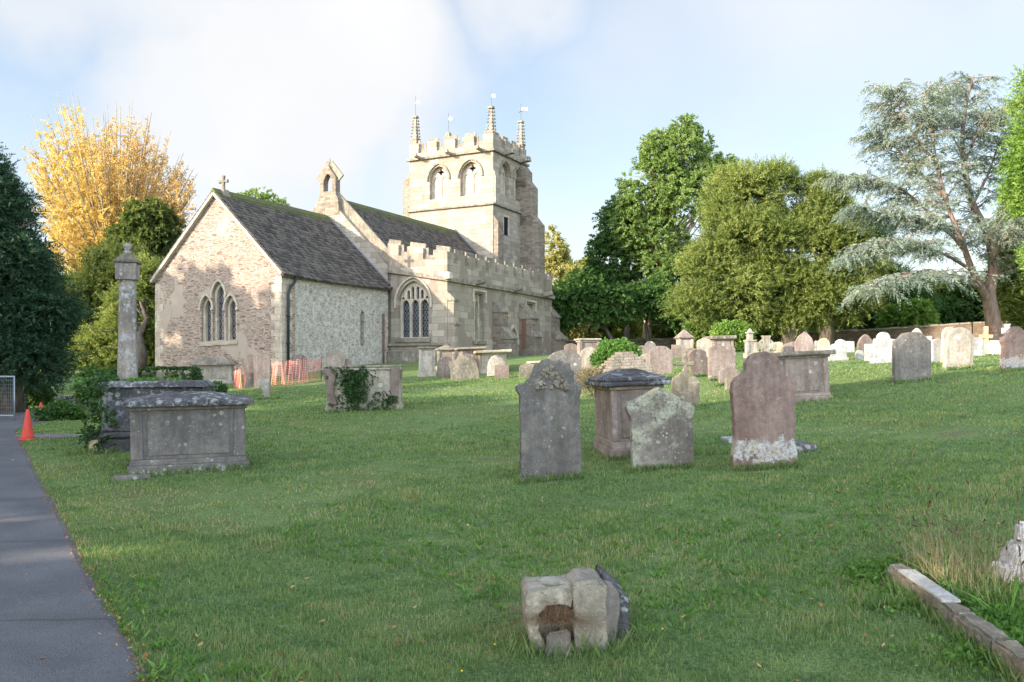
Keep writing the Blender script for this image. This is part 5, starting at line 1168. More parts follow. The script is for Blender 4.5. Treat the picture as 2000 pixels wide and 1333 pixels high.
# --- orange netting
def net_mat():
    m = Mt('orange_netting', .6, .3); m.col((.80, .28, .20)); sx = m.n('ShaderNodeSeparateXYZ'); m.lk(m.tc.outputs['UV'], sx.inputs[0])
    fx = m.math('FRACT', m.math('MULTIPLY', sx.outputs['X'], 11.)); fz = m.math('FRACT', m.math('MULTIPLY', sx.outputs['Y'], 16.))
    hole = m.math('MULTIPLY', m.math('GREATER_THAN', fx, .20), m.math('GREATER_THAN', fz, .20))
    tr = m.n('ShaderNodeBsdfTransparent'); ms = m.n('ShaderNodeMixShader'); m.lk(hole, ms.inputs[0]); m.lk(m.b.outputs[0], ms.inputs[1]); m.lk(tr.outputs[0], ms.inputs[2])
    m.lk(ms.outputs[0], m.t.nodes['Material Output'].inputs[0]); return m.m
M['net'] = net_mat()
def netting(pxs, pb, pt, label, seed):
    pts = [gp(px, b_) for px, b_ in zip(pxs, pb)]; tp = [(b_ - t_) / F * p.y for p, b_, t_ in zip(pts, pb, pt)]
    rg = random.Random(seed); V = []; Fs = []; UV = []; n = 60; m_ = 8; o0 = pts[0]
    L_ = [0]
    for a, b in zip(pts, pts[1:]): L_.append(L_[-1] + (b - a).length)
    for i in range(n + 1):
        s_ = L_[-1] * i / n; x = np.interp(s_, L_, [p.x for p in pts]); y = np.interp(s_, L_, [p.y for p in pts]); z = np.interp(s_, L_, [p.z for p in pts]); h = np.interp(s_, L_, tp) * (1 + .03 * math.sin(i * .9))
        for j in range(m_ + 1):
            t = j / m_; V.append((x + .03 * math.sin(i * .8 + t * 3) - o0.x, y + .04 * math.sin(i * .55 + t * 2.2) - o0.y, z + h * t - .02 * math.sin(i * .5) - o0.z)); UV.append((s_, h * t))
    for i in range(n):
        for j in range(m_): a = i * (m_ + 1) + j; Fs.append((a, a + m_ + 1, a + m_ + 2, a + 1))
    o = empty('orange_netting', o0); tag(o, label, 'safety netting', 'orange safety netting by the chancel')
    me = bpy.data.meshes.new('net'); me.from_pydata(V, [], Fs); uv = me.uv_layers.new(name='UVMap')
    for lp in me.loops: uv.data[lp.index].uv = UV[lp.vertex_index]
    me.materials.append(M['net']); no = bpy.data.objects.new('net', me); COL.objects.link(no); no.parent = o
    for p, h in zip(pts, tp): MB().tube([p - o0 + Vector((0, .03, -.1)), p - o0 + Vector((0, .03, h + .06))], .012, 5).build('post', M['iron'], o)
netting((529, 552, 590, 627), (752, 753, 751, 745), (708, 707, 702, 701), 'sagging orange mesh netting stretched round the corner of the chancel', 1)
netting((457, 470, 486), (757, 759, 757), (724, 722, 724), 'short piece of orange netting left of the twin pink headstones', 2)
# --- foreground broken stone
g = gp(1133, 1262); BS = empty('broken_monument', g, R(4)); tag(BS, 'broken mossy stone fragments leaning together in the foreground grass, with dry grass in the hollow', 'broken monument')
k_ = g.y / F
def rough(mb, name, mat, parent, amp=.006, sub=3, bevel=.02, seed=1):
    o = mb.build(name, M[mat], parent); me = o.data; bm = bmesh.new(); bm.from_mesh(me)
    bmesh.ops.bevel(bm, geom=list(bm.edges), offset=bevel, segments=2, affect='EDGES', clamp_overlap=True)
    for _ in range(sub): bmesh.ops.subdivide_edges(bm, edges=list(bm.edges), cuts=1, use_grid_fill=True)
    rg = random.Random(seed)
    from mathutils import noise as mn
    for v in bm.verts:
        q_ = v.co + Vector((seed, 0, 0)); cell = mn.cell_vector(q_ * 11 + mn.noise_vector(q_ * 8) * .8); d = mn.noise_vector(q_ * 9) * amp * 1.2 + (cell - Vector((.5, .5, .5))) * amp * 1.3 + mn.noise_vector(v.co * 45) * amp * .6; v.co += d
    bm.to_mesh(me); bm.free(); return o
X = lambda p: (p - 1133) * k_
Zp = lambda p: (1262 - p) * k_
rough(MB().panel((0, -.07, 0), X_, Y_ * .34, [(X(1118), -.1), (X(1182), -.1), (X(1184), Zp(1262)), (X(1180), Zp(1180)), (X(1182), Zp(1140)), (X(1165), Zp(1130)), (X(1128), Zp(1131)), (X(1116), Zp(1140)), (X(1118), Zp(1200))]), 'upright_block', 'ruin', BS, .0045, 3, .006, 3)
rough(MB().panel((0, -.03, 0), X_, Y_ * .34, [(X(a_), max(Zp(b_), -.06)) for a_, b_ in ((1050, 1290), (1031, 1242), (1025, 1200), (1025, 1163), (1032, 1152), (1080, 1148), (1119, 1147), (1115, 1182), (1092, 1178), (1066, 1180), (1050, 1196), (1050, 1226), (1062, 1250), (1074, 1290))]).panel((0, .12, 0), X_, Y_ * .17, [(X(1040), -.05), (X(1119), -.05), (X(1119), Zp(1170)), (X(1040), Zp(1170))]), 'left_block', 'ruin', BS, .0055, 3, .008, 5)
rough(MB().add([(X(1060), -.12, -.06), (X(1112), -.16, -.06), (X(1112), .05, -.06), (X(1066), .02, -.06), (X(1068), -.05, .09), (X(1110), -.08, .12), (X(1110), .06, .10), (X(1066), .02, .08)], [(0, 3, 2, 1), (4, 5, 6, 7), (0, 1, 5, 4), (1, 2, 6, 5), (2, 3, 7, 6), (3, 0, 4, 7)]), 'loose_fragment', 'grey', BS, .004, 3, .012, 6)
rough(MB().panel((0, .04, 0), X_, Y_ * .10, [(X(1182), -.1), (X(1204), -.1), (X(1208), Zp(1235)), (X(1214), Zp(1205)), (X(1212), Zp(1165)), (X(1200), Zp(1148)), (X(1186), Zp(1146)), (X(1178), Zp(1160))]), 'pierced_fragment', 'grey', BS, .004, 3, .012, 7)
rough(MB().add([(X(1185), .14, -.1), (X(1240), .12, -.1), (X(1238), .52, -.1), (X(1185), .52, -.1), (X(1188), .14, Zp(1146)), (X(1240), .12, Zp(1186)), (X(1236), .50, Zp(1172)), (X(1190), .50, Zp(1140))], [(0, 3, 2, 1), (4, 5, 6, 7), (0, 1, 5, 4), (1, 2, 6, 5), (2, 3, 7, 6), (3, 0, 4, 7)]), 'sloping_slab', 'black', BS, .0055, 3, .008, 8)
def stems(n, cx, cy, cz, sx, sy, h0, h1, lean, rng, wd=.004, seg=5, out=None):
    """thin curved stems as ribbons; returns quads, tips and tip directions"""
    V = []; tips = []; td = []
    for i in range(n):
        x, y = cx + rng.normal(0, sx), cy + rng.normal(0, sy); z = cz if not callable(cz) else cz(x, y); h = rng.uniform(h0, h1); a = rng.uniform(0, 6.28); ln = abs(rng.normal(0, lean)); dr = np.array([math.cos(a), math.sin(a), 0])
        if out: dr = unit(dr * .5 + np.array([out * (x - cx) / max(sx, .01), out * (y - cy) / max(sy, .01), 0]))
        pts = [np.array([x, y, z]) + dr * ln * h * (t ** 1.8) + np.array([0, 0, h * (t - .22 * ln * t * t)]) for t in np.linspace(0, 1, seg + 1)]
        s = unit(np.array([math.cos(a + 1.57 + rng.normal(0, .8)), math.sin(a + 1.57), 0])) * wd / 2
        for j in range(seg):
            f0, f1 = 1 - .7 * j / seg, 1 - .7 * (j + 1) / seg; V.append([pts[j] - s * f0, pts[j] + s * f0, pts[j + 1] + s * f1, pts[j + 1] - s * f1])
        tips.append(pts[-1]); td.append(unit(pts[-1] - pts[-2]))
    return np.array(V), np.array(tips), np.array(td)
rg = np.random.default_rng(31)
V1, _, _ = stems(800, X(1086), -.05, Zp(1210), .045, .022, .06, .15, 2.6, rg, .003, 6)
V1[..., 2] += 0
quads('dry_grass_tuft', V1, rg.uniform(0, .8, len(V1)), M['deadgrass'], BS)
V2, _, _ = stems(60, X(1150), .28, 0, .05, .06, .30, .55, .25, rg, .0028, 5); V3, _, _ = stems(1, X(1164), .20, 0, .001, .001, .84, .86, .03, rg, .004, 6)
o = quads('tall_grass_stalks', np.concatenate([V2, V3]), rg.uniform(.3, 1, len(V2) + len(V3)), M['dry']); o.location = g; tag(o, 'a few straw-coloured grass stalks rising behind the broken stones', 'grass stalks', kind='stuff')
# --- kerbed grave plot at the right
kp = [gp(1748, 1138), gp(1800, 1175), gp(1880, 1236), gp(1960, 1297), gp(2060, 1372)]
KB = empty('kerbed_grave', kp[1], 0); tag(KB, 'overgrown grave plot edged with a stone kerb, partly painted white, at the right edge', 'kerbed grave')
rel = [p - kp[1] for p in kp]
for i, (a, b) in enumerate(zip(rel, rel[1:])):
    d = (b - a).normalized(); mb = MB(); mb.beam(a + Vector((0, 0, .0)) + d * .004, b + Vector((0, 0, .0)) - d * .004, .13, .26)
    rough(mb, 'kerb_stone', 'crust', KB, .010, 3, .018, i + 11)
cs = (rel[1] - rel[0]).normalized(); side = Vector((-cs.y, cs.x, 0));
if side.x < 0: side = -side
back = rel[0] + Vector((1.9, .55, .06))
rough(MB().beam(rel[0] + Vector((.08, .02, -.04)), back + Vector((0, 0, -.05)), .14, .2), 'kerb_stone', 'crust', KB, .006, 3, .02, 17)
pb_ = [(1.0, 1181, 0)]
MB().beam(rel[1] + (rel[0] - rel[1]) * .55 + Vector((0, 0, .136)), rel[1] + (rel[2] - rel[1]) * .75 + Vector((0, 0, .136)), .11, .014).build('white_paint', M['white'], KB)
c0 = kp[1]
g = gp(1990, 1155); MS = empty('marble_cross_base', g + Vector((.12, .12, 0)), R(-12)); tag(MS, 'broken pinkish white marble cross base at the right edge behind the weeds', 'broken monument')
k_ = g.y / F
M['marble'] = stone('stained_marble', (.50, .44, .40), (.66, .61, .57), lich=(.25, .2, .18), lamt=.3, lsc=14, damt=.35, dark=(.22, .16, .13))
rough(MB().box(-.20, .26, -.16, .2, -.1, .16, top=(.8, .8)), 'step', 'marble', MS, .012, 2, .03, 3)
rough(MB().box(-.135, .2, -.11, .14, .15, .30, top=(.7, .75)), 'step', 'marble', MS, .010, 2, .02, 4)
rough(MB().box(-.07, .12, -.07, .08, .29, .42, top=(.85, .85)), 'shaft_stub', 'marble', MS, .010, 2, .02, 5)
rg = np.random.default_rng(41)
def inplot(x, y):                                       # inside the kerb: right of the kerb line
    d = kp[3] - kp[0]; return (d.x * (y - kp[0].y) - d.y * (x - kp[0].x)) > .12 * d.length
PT = empty('weedy_grasses', gp(1880, 1150)); tag(PT, 'tall straw-coloured grasses with dark red seed heads growing in the kerbed grave', 'wild grasses')
pl0 = PT.location; cen = [gp(1850, 1150), gp(1905, 1165), gp(1960, 1190), gp(1820, 1130), gp(1990, 1150)]
Vs = []; tips = []; tds = []
for c, n, hh in zip(cen, (90, 75, 50, 60, 60), (.74, .66, .55, .56, .70)):
    a_, b_, c_ = stems(n, c.x - pl0.x, c.y - pl0.y, c.z - pl0.z - .02, .09, .08, hh * .25, hh, .55, rg, .0042, 6, .5); Vs.append(a_); tips.append(b_[::2]); tds.append(c_[::2])
Vs = np.concatenate(Vs); quads('stems', Vs, rg.uniform(0, 1, len(Vs)), M['dry'], PT)
tips = np.concatenate(tips); tds = np.concatenate(tds); sel = np.argsort(-tips[:, 2])[:130]; tips, tds = tips[sel], tds[sel]
for t, d in zip(tips[::2], tds[::2]):
    mb = MB()
    d = Vector(d); bend = Vector((rg.normal(0, .5), rg.normal(0, .3), -.1)); p0 = Vector(t); L0 = rg.uniform(.04, .065)
    mb.tube([p0 - d * .004, p0 + d * L0 * .25, p0 + d * L0 * .6 + bend * L0 * .25, p0 + d * L0 * .85 + bend * L0 * .6], [.0015, .0058, .0052, .0015], 5, False)
    sh = mb.build('seed_head', M['seed'], PT, True, fix=False); a_ = sh.data.attributes.new('var', 'FLOAT', 'FACE'); a_.data.foreach_set('value', [rg.random()] * len(sh.data.polygons))
def ground_sprays(n, cx, cy, sx, sy, seed, ll, L, nn, fl=0., cond=None):
    rng = np.random.default_rng(seed); x = rng.normal(cx, sx, n); y = rng.normal(cy, sy, n)
    if cond is not None: k = np.array([cond(a, b) for a, b in zip(x, y)]); x, y = x[k], y[k]
    z = HG(x, y) + .01; O = np.stack([x, y, z], 1); D = rng.normal(0, .8, O.shape); D[:, 2] = rng.uniform(.4, 1.1, len(D))
    return sprays(O, D, rng, n=nn, L=L, ll=ll, lw=ll * .55, droop=.5)
ca = [ground_sprays(600, kp[0].x + .1, kp[0].y + .12, .16, .12, 51, .04, .10, 7), ground_sprays(1500, kp[2].x + .25, kp[2].y + .25, .36, .28, 52, .04, .10, 7, cond=inplot), ground_sprays(260, kp[1].x + .05, kp[1].y + .03, .22, .16, 58, .035, .14, 7), ground_sprays(160, kp[3].x - .05, kp[3].y + .05, .15, .12, 59, .035, .14, 7), ground_sprays(300, kp[3].x + .15, kp[3].y + .25, .2, .2, 53, .06, .12, 6, cond=inplot)]
o = quads('ground_ivy', np.concatenate([c[0] for c in ca]), np.concatenate([c[1] for c in ca]), M['weed']); tag(o, kind='stuff', label='low green weeds and ivy spreading inside the kerbed grave', cat='ground cover')
# strappy iris-like leaves
rgi = np.random.default_rng(55); c = gp(1965, 1210); Vi, _, _ = stems(40, 0, 0, -.02, .05, .05, .14, .30, .9, rgi, .016, 6, .6)
o = quads('iris_plant', Vi, rgi.uniform(.3, 1, len(Vi)), M['weed']); o.location = c; tag(o, 'tuft of broad strap-shaped green leaves inside the kerb at the right', 'plant', kind='stuff')

# ================================================================== BOUNDARY WALL, FAR HOUSE
M['bwall'] = masonry('boundary_wall', .30, .11, (.12, .08, .055), (.18, .13, .09), (.25, .19, .13), (.14, .11, .08), .02, .06, stain=.4, lich=.3, rub=True)
def bwall(pts, h, label):
    o = empty('churchyard_wall', pts[0]); tag(o, label, 'boundary wall', 'churchyard boundary walls')
    for a, b in zip(pts, pts[1:]):
        a2, b2 = a - pts[0], b - pts[0]; d = b2 - a2; L_ = d.length; w = MB(); w.panel((0, 0, 0), X_, Y_ * .4, [(0, -.6), (L_, -.6), (L_, h), (0, h)]); m_ = w.build('stonework', M['bwall'], o); m_.location = a2; m_.rotation_euler = (0, -math.asin(d.z / L_), math.atan2(d.y, d.x))
        c = MB(); x = 0
        while x < L_: e = min(x + .5, L_ + .01); c.box(x, e - .01, -.05, .45, h, h + .10 + .02 * math.sin(x * 7), top=(1, .8)); x = e
        cm = c.build('coping', M['weather'], o, bevel=.02); cm.location = a2; cm.rotation_euler = m_.rotation_euler
bwall([at(1460, 700, 50), at(1700, 694, 48), at(1900, 684, 45), at(2060, 682, 42), at(2300, 670, 40)], 1.35, 'long brown stone churchyard wall running behind the white headstones')
bwall([at(1062, 700, 56), at(1180, 698, 55), at(1330, 697, 54), at(1460, 700, 50)], 1.05, 'low brown stone wall behind the ivy bush and the pyramid-topped pillar')
g = at(1832, 640, 66); HO = empty('stone_house', g - Vector((0, 0, 3.6)), R(-35)); tag(HO, 'grey stone gabled house glimpsed behind the cedar', 'house')
MB().box(-4, 4, -3, 3, 0, 4.2).panel((-4, -3, 0), Y_, X_ * 8, [(0, 4.2), (6, 4.2), (3, 7.2)]).build('wall', M['bwall'], HO)
mb = MB()
for s_ in (-1, 1): mb.beam((0, 0, 7.35), (0, s_ * 3.4, 3.95), 8.4, .16, Y_) if False else mb.add([(-4.2, 0, 7.45), (4.2, 0, 7.45), (4.2, s_ * 3.4, 4.05), (-4.2, s_ * 3.4, 4.05), (-4.2, 0, 7.28), (4.2, 0, 7.28), (4.2, s_ * 3.4, 3.9), (-4.2, s_ * 3.4, 3.9)], [(0, 1, 2, 3), (4, 7, 6, 5), (2, 6, 7, 3), (0, 3, 7, 4), (1, 5, 6, 2)])
rf = mb.build('roof', M['lead'], HO); MB().box(-3.6, -2.9, -.4, .4, 6.8, 8.4).build('chimney', M['bwall'], rf)
MB().box(-4.05, -3.98, -.5, .5, 4.3, 5.3).build('window', M['void'], HO)

# ================================================================== TREES
YEW = dict(n=14, L=.62, ll=.17, lw=.055, droop=.15, spread=.8)
MAP = dict(n=12, L=.52, ll=.19, lw=.14, droop=.3, spread=1.)
def gb(px, Y): x = P(px, Y); return Vector((x, Y, hz1(x, Y)))
# right-hand group
Y0 = 58
tree('maple_tree', 'tall green broadleaf tree with a pointed top, behind the yew', gb(1262, Y0), blobs_px([(1332, 300, 48, 50), (1336, 262, 26, 30), (1285, 345, 50, 46), (1385, 350, 40, 34), (1265, 400, 48, 46), (1340, 400, 70, 60), (1250, 450, 45, 40), (1290, 480, 55, 45), (1275, 530, 42, 42), (1285, 585, 40, 40), (1330, 520, 50, 50), (1282, 300, 26, 34), (1295, 345, 46, 46), (1415, 330, 26, 18), (1240, 385, 32, 38), (1232, 440, 34, 40), (1300, 560, 60, 60)], Y0, .8), M['maple'], M['palebark'], 1, 5600, MAP, .30, 9, .5, -.55, .9, 'trees beyond the graves')
tree('dark_maple_tree', 'dark green tree on the left flank of the tall broadleaf', gb(1225, 60), blobs_px([(1215, 440, 42, 45), (1190, 505, 40, 45), (1225, 515, 45, 50), (1200, 560, 50, 40), (1240, 470, 30, 40)], 60, .9), M['darkleaf'], M['bark'], 2, 2400, MAP, .22, 6, .4, -.6, .8, 'trees beyond the graves')
tree('small_spreading_tree', 'small spreading dark-leaved tree with a forked trunk nearest the tower corner', gb(1196, 52), blobs_px([(1120, 590, 34, 34), (1155, 560, 36, 30), (1190, 585, 38, 30), (1150, 610, 42, 26), (1100, 620, 22, 22), (1210, 610, 26, 20)], 52, .9), M['darkleaf'], M['bark'], 3, 2000, MAP, .16, 7, .5, -.4, 1.1, 'trees beyond the graves')
tree('thin_stemmed_tree', 'small tree with a slim dark trunk under the tall broadleaf', gb(1264, 53), blobs_px([(1250, 590, 36, 30), (1290, 600, 36, 28), (1270, 565, 36, 30), (1320, 620, 26, 18)], 53, .9), M['darkleaf'], M['bark'], 4, 1500, MAP, .15, 7, .5, -.4, 1.1, 'trees beyond the graves')
Yy = 46
tree('yew_tree', 'huge rounded olive-green yew dominating the right of the churchyard', gb(1545, Yy), blobs_px([(1462, 392, 62, 62), (1412, 470, 56, 58), (1480, 480, 85, 70), (1378, 560, 56, 52), (1450, 570, 85, 58), (1520, 540, 75, 70), (1350, 600, 38, 35), (1580, 600, 60, 40), (1512, 375, 45, 45), (1490, 625, 50, 20)], Yy, .9), M['yew'], M['bark'], 5, 7200, YEW, .5, 9, .6, -.30, .95, 'trees beyond the graves', clump=2)
tree('yew_tree', 'second yew with a pointed crown joined to the right side of the huge one', gb(1615, 45.5), blobs_px([(1612, 425, 42, 56), (1618, 480, 52, 60), (1650, 520, 50, 60), (1600, 560, 66, 50), (1660, 570, 50, 45), (1603, 382, 22, 34)], 45.5, .9), M['yew'], M['bark'], 6, 3600, YEW, .4, 6, .6, -.30, 1.0, 'trees beyond the graves', clump=2)
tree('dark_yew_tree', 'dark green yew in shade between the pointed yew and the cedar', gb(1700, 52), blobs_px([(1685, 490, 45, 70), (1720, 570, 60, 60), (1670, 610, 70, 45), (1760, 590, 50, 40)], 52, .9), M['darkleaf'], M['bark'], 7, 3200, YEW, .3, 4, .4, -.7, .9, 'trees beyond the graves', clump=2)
# bushes and scrub behind the wall
for i, (px, py, rx, ry, Yb, mt, lab) in enumerate([
    (1110, 640, 44, 30, 66, 'pale', 'pale yellow-green shrub beside the west corner of the church'), (1215, 645, 60, 34, 68, 'olive', 'olive scrub seen under the small spreading tree'), (1320, 645, 56, 34, 64, 'olive', 'yellowing scrub behind the pyramid-topped pillar'),
    (1400, 640, 44, 28, 49.5, 'maple', 'green shrub under the skirts of the huge yew'), (1510, 650, 50, 26, 50.5, 'maple', 'bright green shrub behind the dark stone cross'), (1620, 640, 64, 34, 54, 'darkleaf', 'dark shrub over the wall under the pointed yew'),
    (1720, 625, 60, 30, 53, 'darkleaf', 'dark laurel-like shrub overhanging the wall'), (1770, 622, 40, 24, 49, 'lime', 'sunny yellow-green shrub spilling over the wall'), (1815, 590, 46, 44, 56, 'olive', 'autumn-tinted bush below the cedar branches'),
    (1880, 600, 50, 44, 55, 'darkleaf', 'tangled dark bush left of the cedar trunk'), (2010, 600, 60, 60, 52, 'darkleaf', 'dark thicket behind the right edge'), (1965, 590, 40, 50, 58, 'olive', 'olive bush right of the cedar trunk'), (1560, 600, 80, 50, 60, 'darkleaf', 'dark undergrowth deep behind the yew trunk'), (1440, 610, 90, 40, 60, 'darkleaf', 'dark undergrowth behind the left half of the huge yew')]):
    tree('shrub', lab, gb(px, Yb), blobs_px([(px, py, rx, ry), (px - rx * .5, py + ry * .3, rx * .6, ry * .8), (px + rx * .5, py + ry * .25, rx * .6, ry * .8)], Yb, .8), M[mt], M['bark'], 60 + i, 1300, dict(n=11, L=.5, ll=.24, lw=.16, droop=.3), .07, 4, .5, -.8, 1.1, 'shrubs along the boundary wall', cat='shrub')
b = gp(1438, 690); tree('bright_bush', 'bright yellow-green bush growing over the tomb beside the slender pillar', gb(1437, b.y + 2), blobs_px([(1435, 655, 30, 20), (1450, 675, 18, 20), (1415, 650, 20, 12)], b.y + 2, .9), M['lime'], M['bark'], 80, 700, dict(n=10, L=.3, ll=.12, lw=.08, droop=.3), .05, 4, .4, -.8, 1.2, cat='bush')
# far pale trees by the tower
for i, (px, py, rx, ry, Yb, mt, lab) in enumerate([(1075, 500, 26, 42, 78, 'pale', 'pale feathery tree peeping out behind the tower'), (1100, 560, 46, 34, 76, 'pale', 'yellowish tree beyond the west end of the aisle'), (1140, 545, 30, 36, 84, 'olive', 'olive tree far behind, right of the tower')]):
    tree('far_tree', lab, gb(px, Yb), blobs_px([(px, py, rx, ry), (px - rx * .4, py + ry * .7, rx * .8, ry * .7), (px + rx * .4, py + ry * .8, rx * .8, ry * .7)], Yb, .8), M[mt], M['palebark'], 90 + i, 1000, dict(n=10, L=.7, ll=.26, lw=.17, droop=.3), .16, 7, .7, -.15, .8, 'far trees west of the church')
tree('far_tree', 'tree top showing above the chancel roof ridge', gb(505, 78), blobs_px([(500, 395, 38, 20), (520, 415, 44, 26), (480, 420, 40, 36), (500, 480, 60, 60)], 78, .9), M['maple'], M['bark'], 95, 1500, MAP, .2, 4, .5, -.5, .8, 'far trees west of the church')
rngw = np.random.default_rng(99); blw = []
for i in range(46):
    x_ = -70 + i * 3.4 + rngw.normal(0, 1); y_ = 96 + rngw.uniform(-4, 6); h_ = rngw.uniform(4.2, 6.5) * (1.0 if x_ < 60 else 1.2); blw.append(((x_, y_, hz1(x_, y_) + h_ * .45), (3.2, 3, h_ * .6)))
p_, d_ = crown_pts(blw, rngw, 9000, .4, -2, .5); V, var = sprays(p_, d_, rngw, n=9, L=1.1, ll=.55, lw=.42, droop=.3, base=.5 + .3 * gapnoise(p_, 1., .35))
o = quads('far_woodland', V, var, M['olive']); tag(o, 'far belt of green and yellowing woodland closing the view', 'woodland', kind='stuff')
# --- cedar
def limb_tree(name, label, base, limbs, Y, leafmat, barkmat, seed, sub, sp, group, cat='tree', foliage_from=.3, droop=.12, flat=.35, nsub=16, sublen=2.2):
    """limbs: (list of (px, py, dy), r0, r1, leafiness)"""
    rng = np.random.default_rng(seed); base = Vector(base); t = empty(name, base); tag(t, label, cat, group)
    mb = MB(); tw = MB(); O = []; D = []
    for pts, r0, r1, lf in limbs:
        P3 = [at(a, b, Y + c) - base for a, b, c in pts]; n = len(P3); k = 6; fine = []
        for i in range(n - 1):
            for j in range(k):
                u = j / k; p0, p1, p2, p3 = P3[max(i - 1, 0)], P3[i], P3[i + 1], P3[min(i + 2, n - 1)]
                fine.append(.5 * ((2 * p1) + (-p0 + p2) * u + (2 * p0 - 5 * p1 + 4 * p2 - p3) * u * u + (-p0 + 3 * p1 - 3 * p2 + p3) * u ** 3))
        fine.append(P3[-1]); m = len(fine); mb.tube(fine, [(r0 + (r1 - r0) * (i / (m - 1)) ** .7) * (1 if r0 > .3 else .82) for i in range(m)], 9)
        if lf <= 0: continue
        for s_ in range(int(nsub * lf)):
            u = foliage_from + (1 - foliage_from) * (s_ + rng.random()) / (nsub * lf); i = min(int(u * (m - 1)), m - 2); p = fine[i]; d = (fine[i + 1] - fine[i]).normalized()
            az = rng.uniform(0, 6.28); h = Vector((math.cos(az), math.sin(az), rng.normal(.05, flat * .6))); q = (d * rng.uniform(.2, .9) + h).normalized(); Ls = sublen * rng.uniform(.5, 1.1) * (1.1 - .55 * u)
            pts2 = [p + q * Ls * v + Vector((0, 0, -droop * Ls * v * v + rng.normal(0, .03))) for v in np.linspace(0, 1, 6)]
            tw.tube(pts2, [max(.012, r1 * .8), .03, .022, .016, .010, .005], 4, False)
            for v in np.linspace(.12, 1, sub):
                j = min(int(v * 5), 4); pp = pts2[j].lerp(pts2[j + 1], v * 5 - j)
                for sg in (-1, 1):
                    sd = q.cross(Z_).normalized() * sg; dd = (q * .7 + sd * rng.uniform(.4, 1.1) + Vector((0, 0, rng.normal(-.05, .22)))); O.append(pp + Vector(rng.normal(0, .04, 3))); D.append(dd)
    V, var = sprays(np.array([tuple(o) for o in O]), np.array([tuple(d) for d in D]), rng, base=.5 + .25 * gapnoise(np.array([tuple(o) for o in O]), 1.1, 1.2) + rng.normal(0, .12, len(O)), **sp)
    quads('crown', V, var, leafmat, t); mb.build('trunk', barkmat, t, True, fix=False); tw.build('branches', barkmat, t, True, fix=False); return t
limb_tree('cedar_tree', 'tall blue-grey cedar with leaning reddish trunk and sweeping layered branches', gb(1944, 40), [
    ([(1944, 676, 0), (1938, 620, 0), (1932, 575, 0), (1940, 520, 0), (1930, 460, .3), (1900, 400, .3), (1884, 330, 0), (1880, 260, 0), (1890, 190, 0), (1902, 148, 0)], .42, .03, 1.9),
    ([(1932, 590, 0), (1900, 530, -.6), (1878, 470, -1.), (1850, 400, -1.), (1830, 320, -1), (1816, 240, -1), (1800, 180, -1)], .24, .03, 1.8),
    ([(1890, 500, -.8), (1850, 452, -1.5), (1790, 430, -2.2), (1730, 420, -2.6), (1680, 405, -2.8)], .12, .02, 1.5),
    ([(1900, 530, -.8), (1850, 500, -2.2), (1790, 480, -3), (1720, 470, -3.5), (1660, 500, -3.6)], .12, .02, 1.5),
    ([(1876, 460, -1), (1820, 420, 0), (1760, 370, .3), (1690, 350, .5), (1645, 345, .6)], .12, .02, 1.5),
    ([(1850, 390, -1), (1800, 340, .5), (1750, 290, .8), (1700, 262, 1)], .10, .02, 1.4),
    ([(1830, 320, -1), (1790, 270, -1.6), (1760, 215, -1.8), (1740, 175, -1.8)], .08, .02, 1.3),
    ([(1900, 400, .3), (1930, 340, 1), (1950, 280, 1.2), (1970, 215, 1.4)], .10, .02, 1.3),
    ([(1884, 320, 0), (1910, 260, -.8), (1940, 220, -1), (1985, 200, -1)], .08, .02, 1.2),
    ([(1910, 560, -.5), (1860, 540, -2.6), (1800, 530, -3.8), (1740, 545, -4.4), (1700, 560, -4.6)], .11, .02, 1.3),
    ([(1936, 520, 0), (1960, 470, -1.5), (1990, 440, -2.2), (2040, 430, -2.6)], .10, .02, 1.3),
    ([(1930, 480, .3), (1960, 400, 1.5), (1990, 360, 2), (2030, 350, 2.2)], .10, .02, 1.2),
    ([(1880, 300, 0), (1850, 250, 1), (1830, 210, 1.5), (1855, 165, 1.6)], .07, .02, 1.2),
    ([(1938, 600, 0), (1960, 570, 1), (1985, 552, 1.4), (2020, 545, 1.6)], .10, .03, .4)],
    40, M['cedar'], M['redbark'], 12, 6, dict(n=18, L=.45, ll=.12, lw=.04, droop=.85, spread=.7), 'trees beyond the graves', nsub=34, sublen=2.2, flat=.2, droop=.22)
tree('dark_yew_tree', 'olive-green yew foliage low beside the cedar trunk at the right edge', gb(2030, 41), blobs_px([(2010, 470, 50, 70), (1990, 560, 40, 50), (2040, 600, 60, 60), (1975, 590, 24, 24)], 41, .9), M['yew'], M['bark'], 14, 2200, YEW, .3, 4, .5, -.4, 1., 'trees beyond the graves', clump=2)
tree('bright_conifer', 'bright green conifer cut off by the right edge of the photo', gb(2085, 33), blobs_px([(2060, 180, 55, 50), (2070, 290, 70, 70), (2080, 400, 80, 70), (2110, 520, 90, 80), (2010, 340, 26, 34), (2012, 215, 26, 18)], 33, .9), M['lime'], M['redbark'], 15, 3600, YEW, .3, 4, .4, -.4, 1.1, 'trees beyond the graves', clump=2)
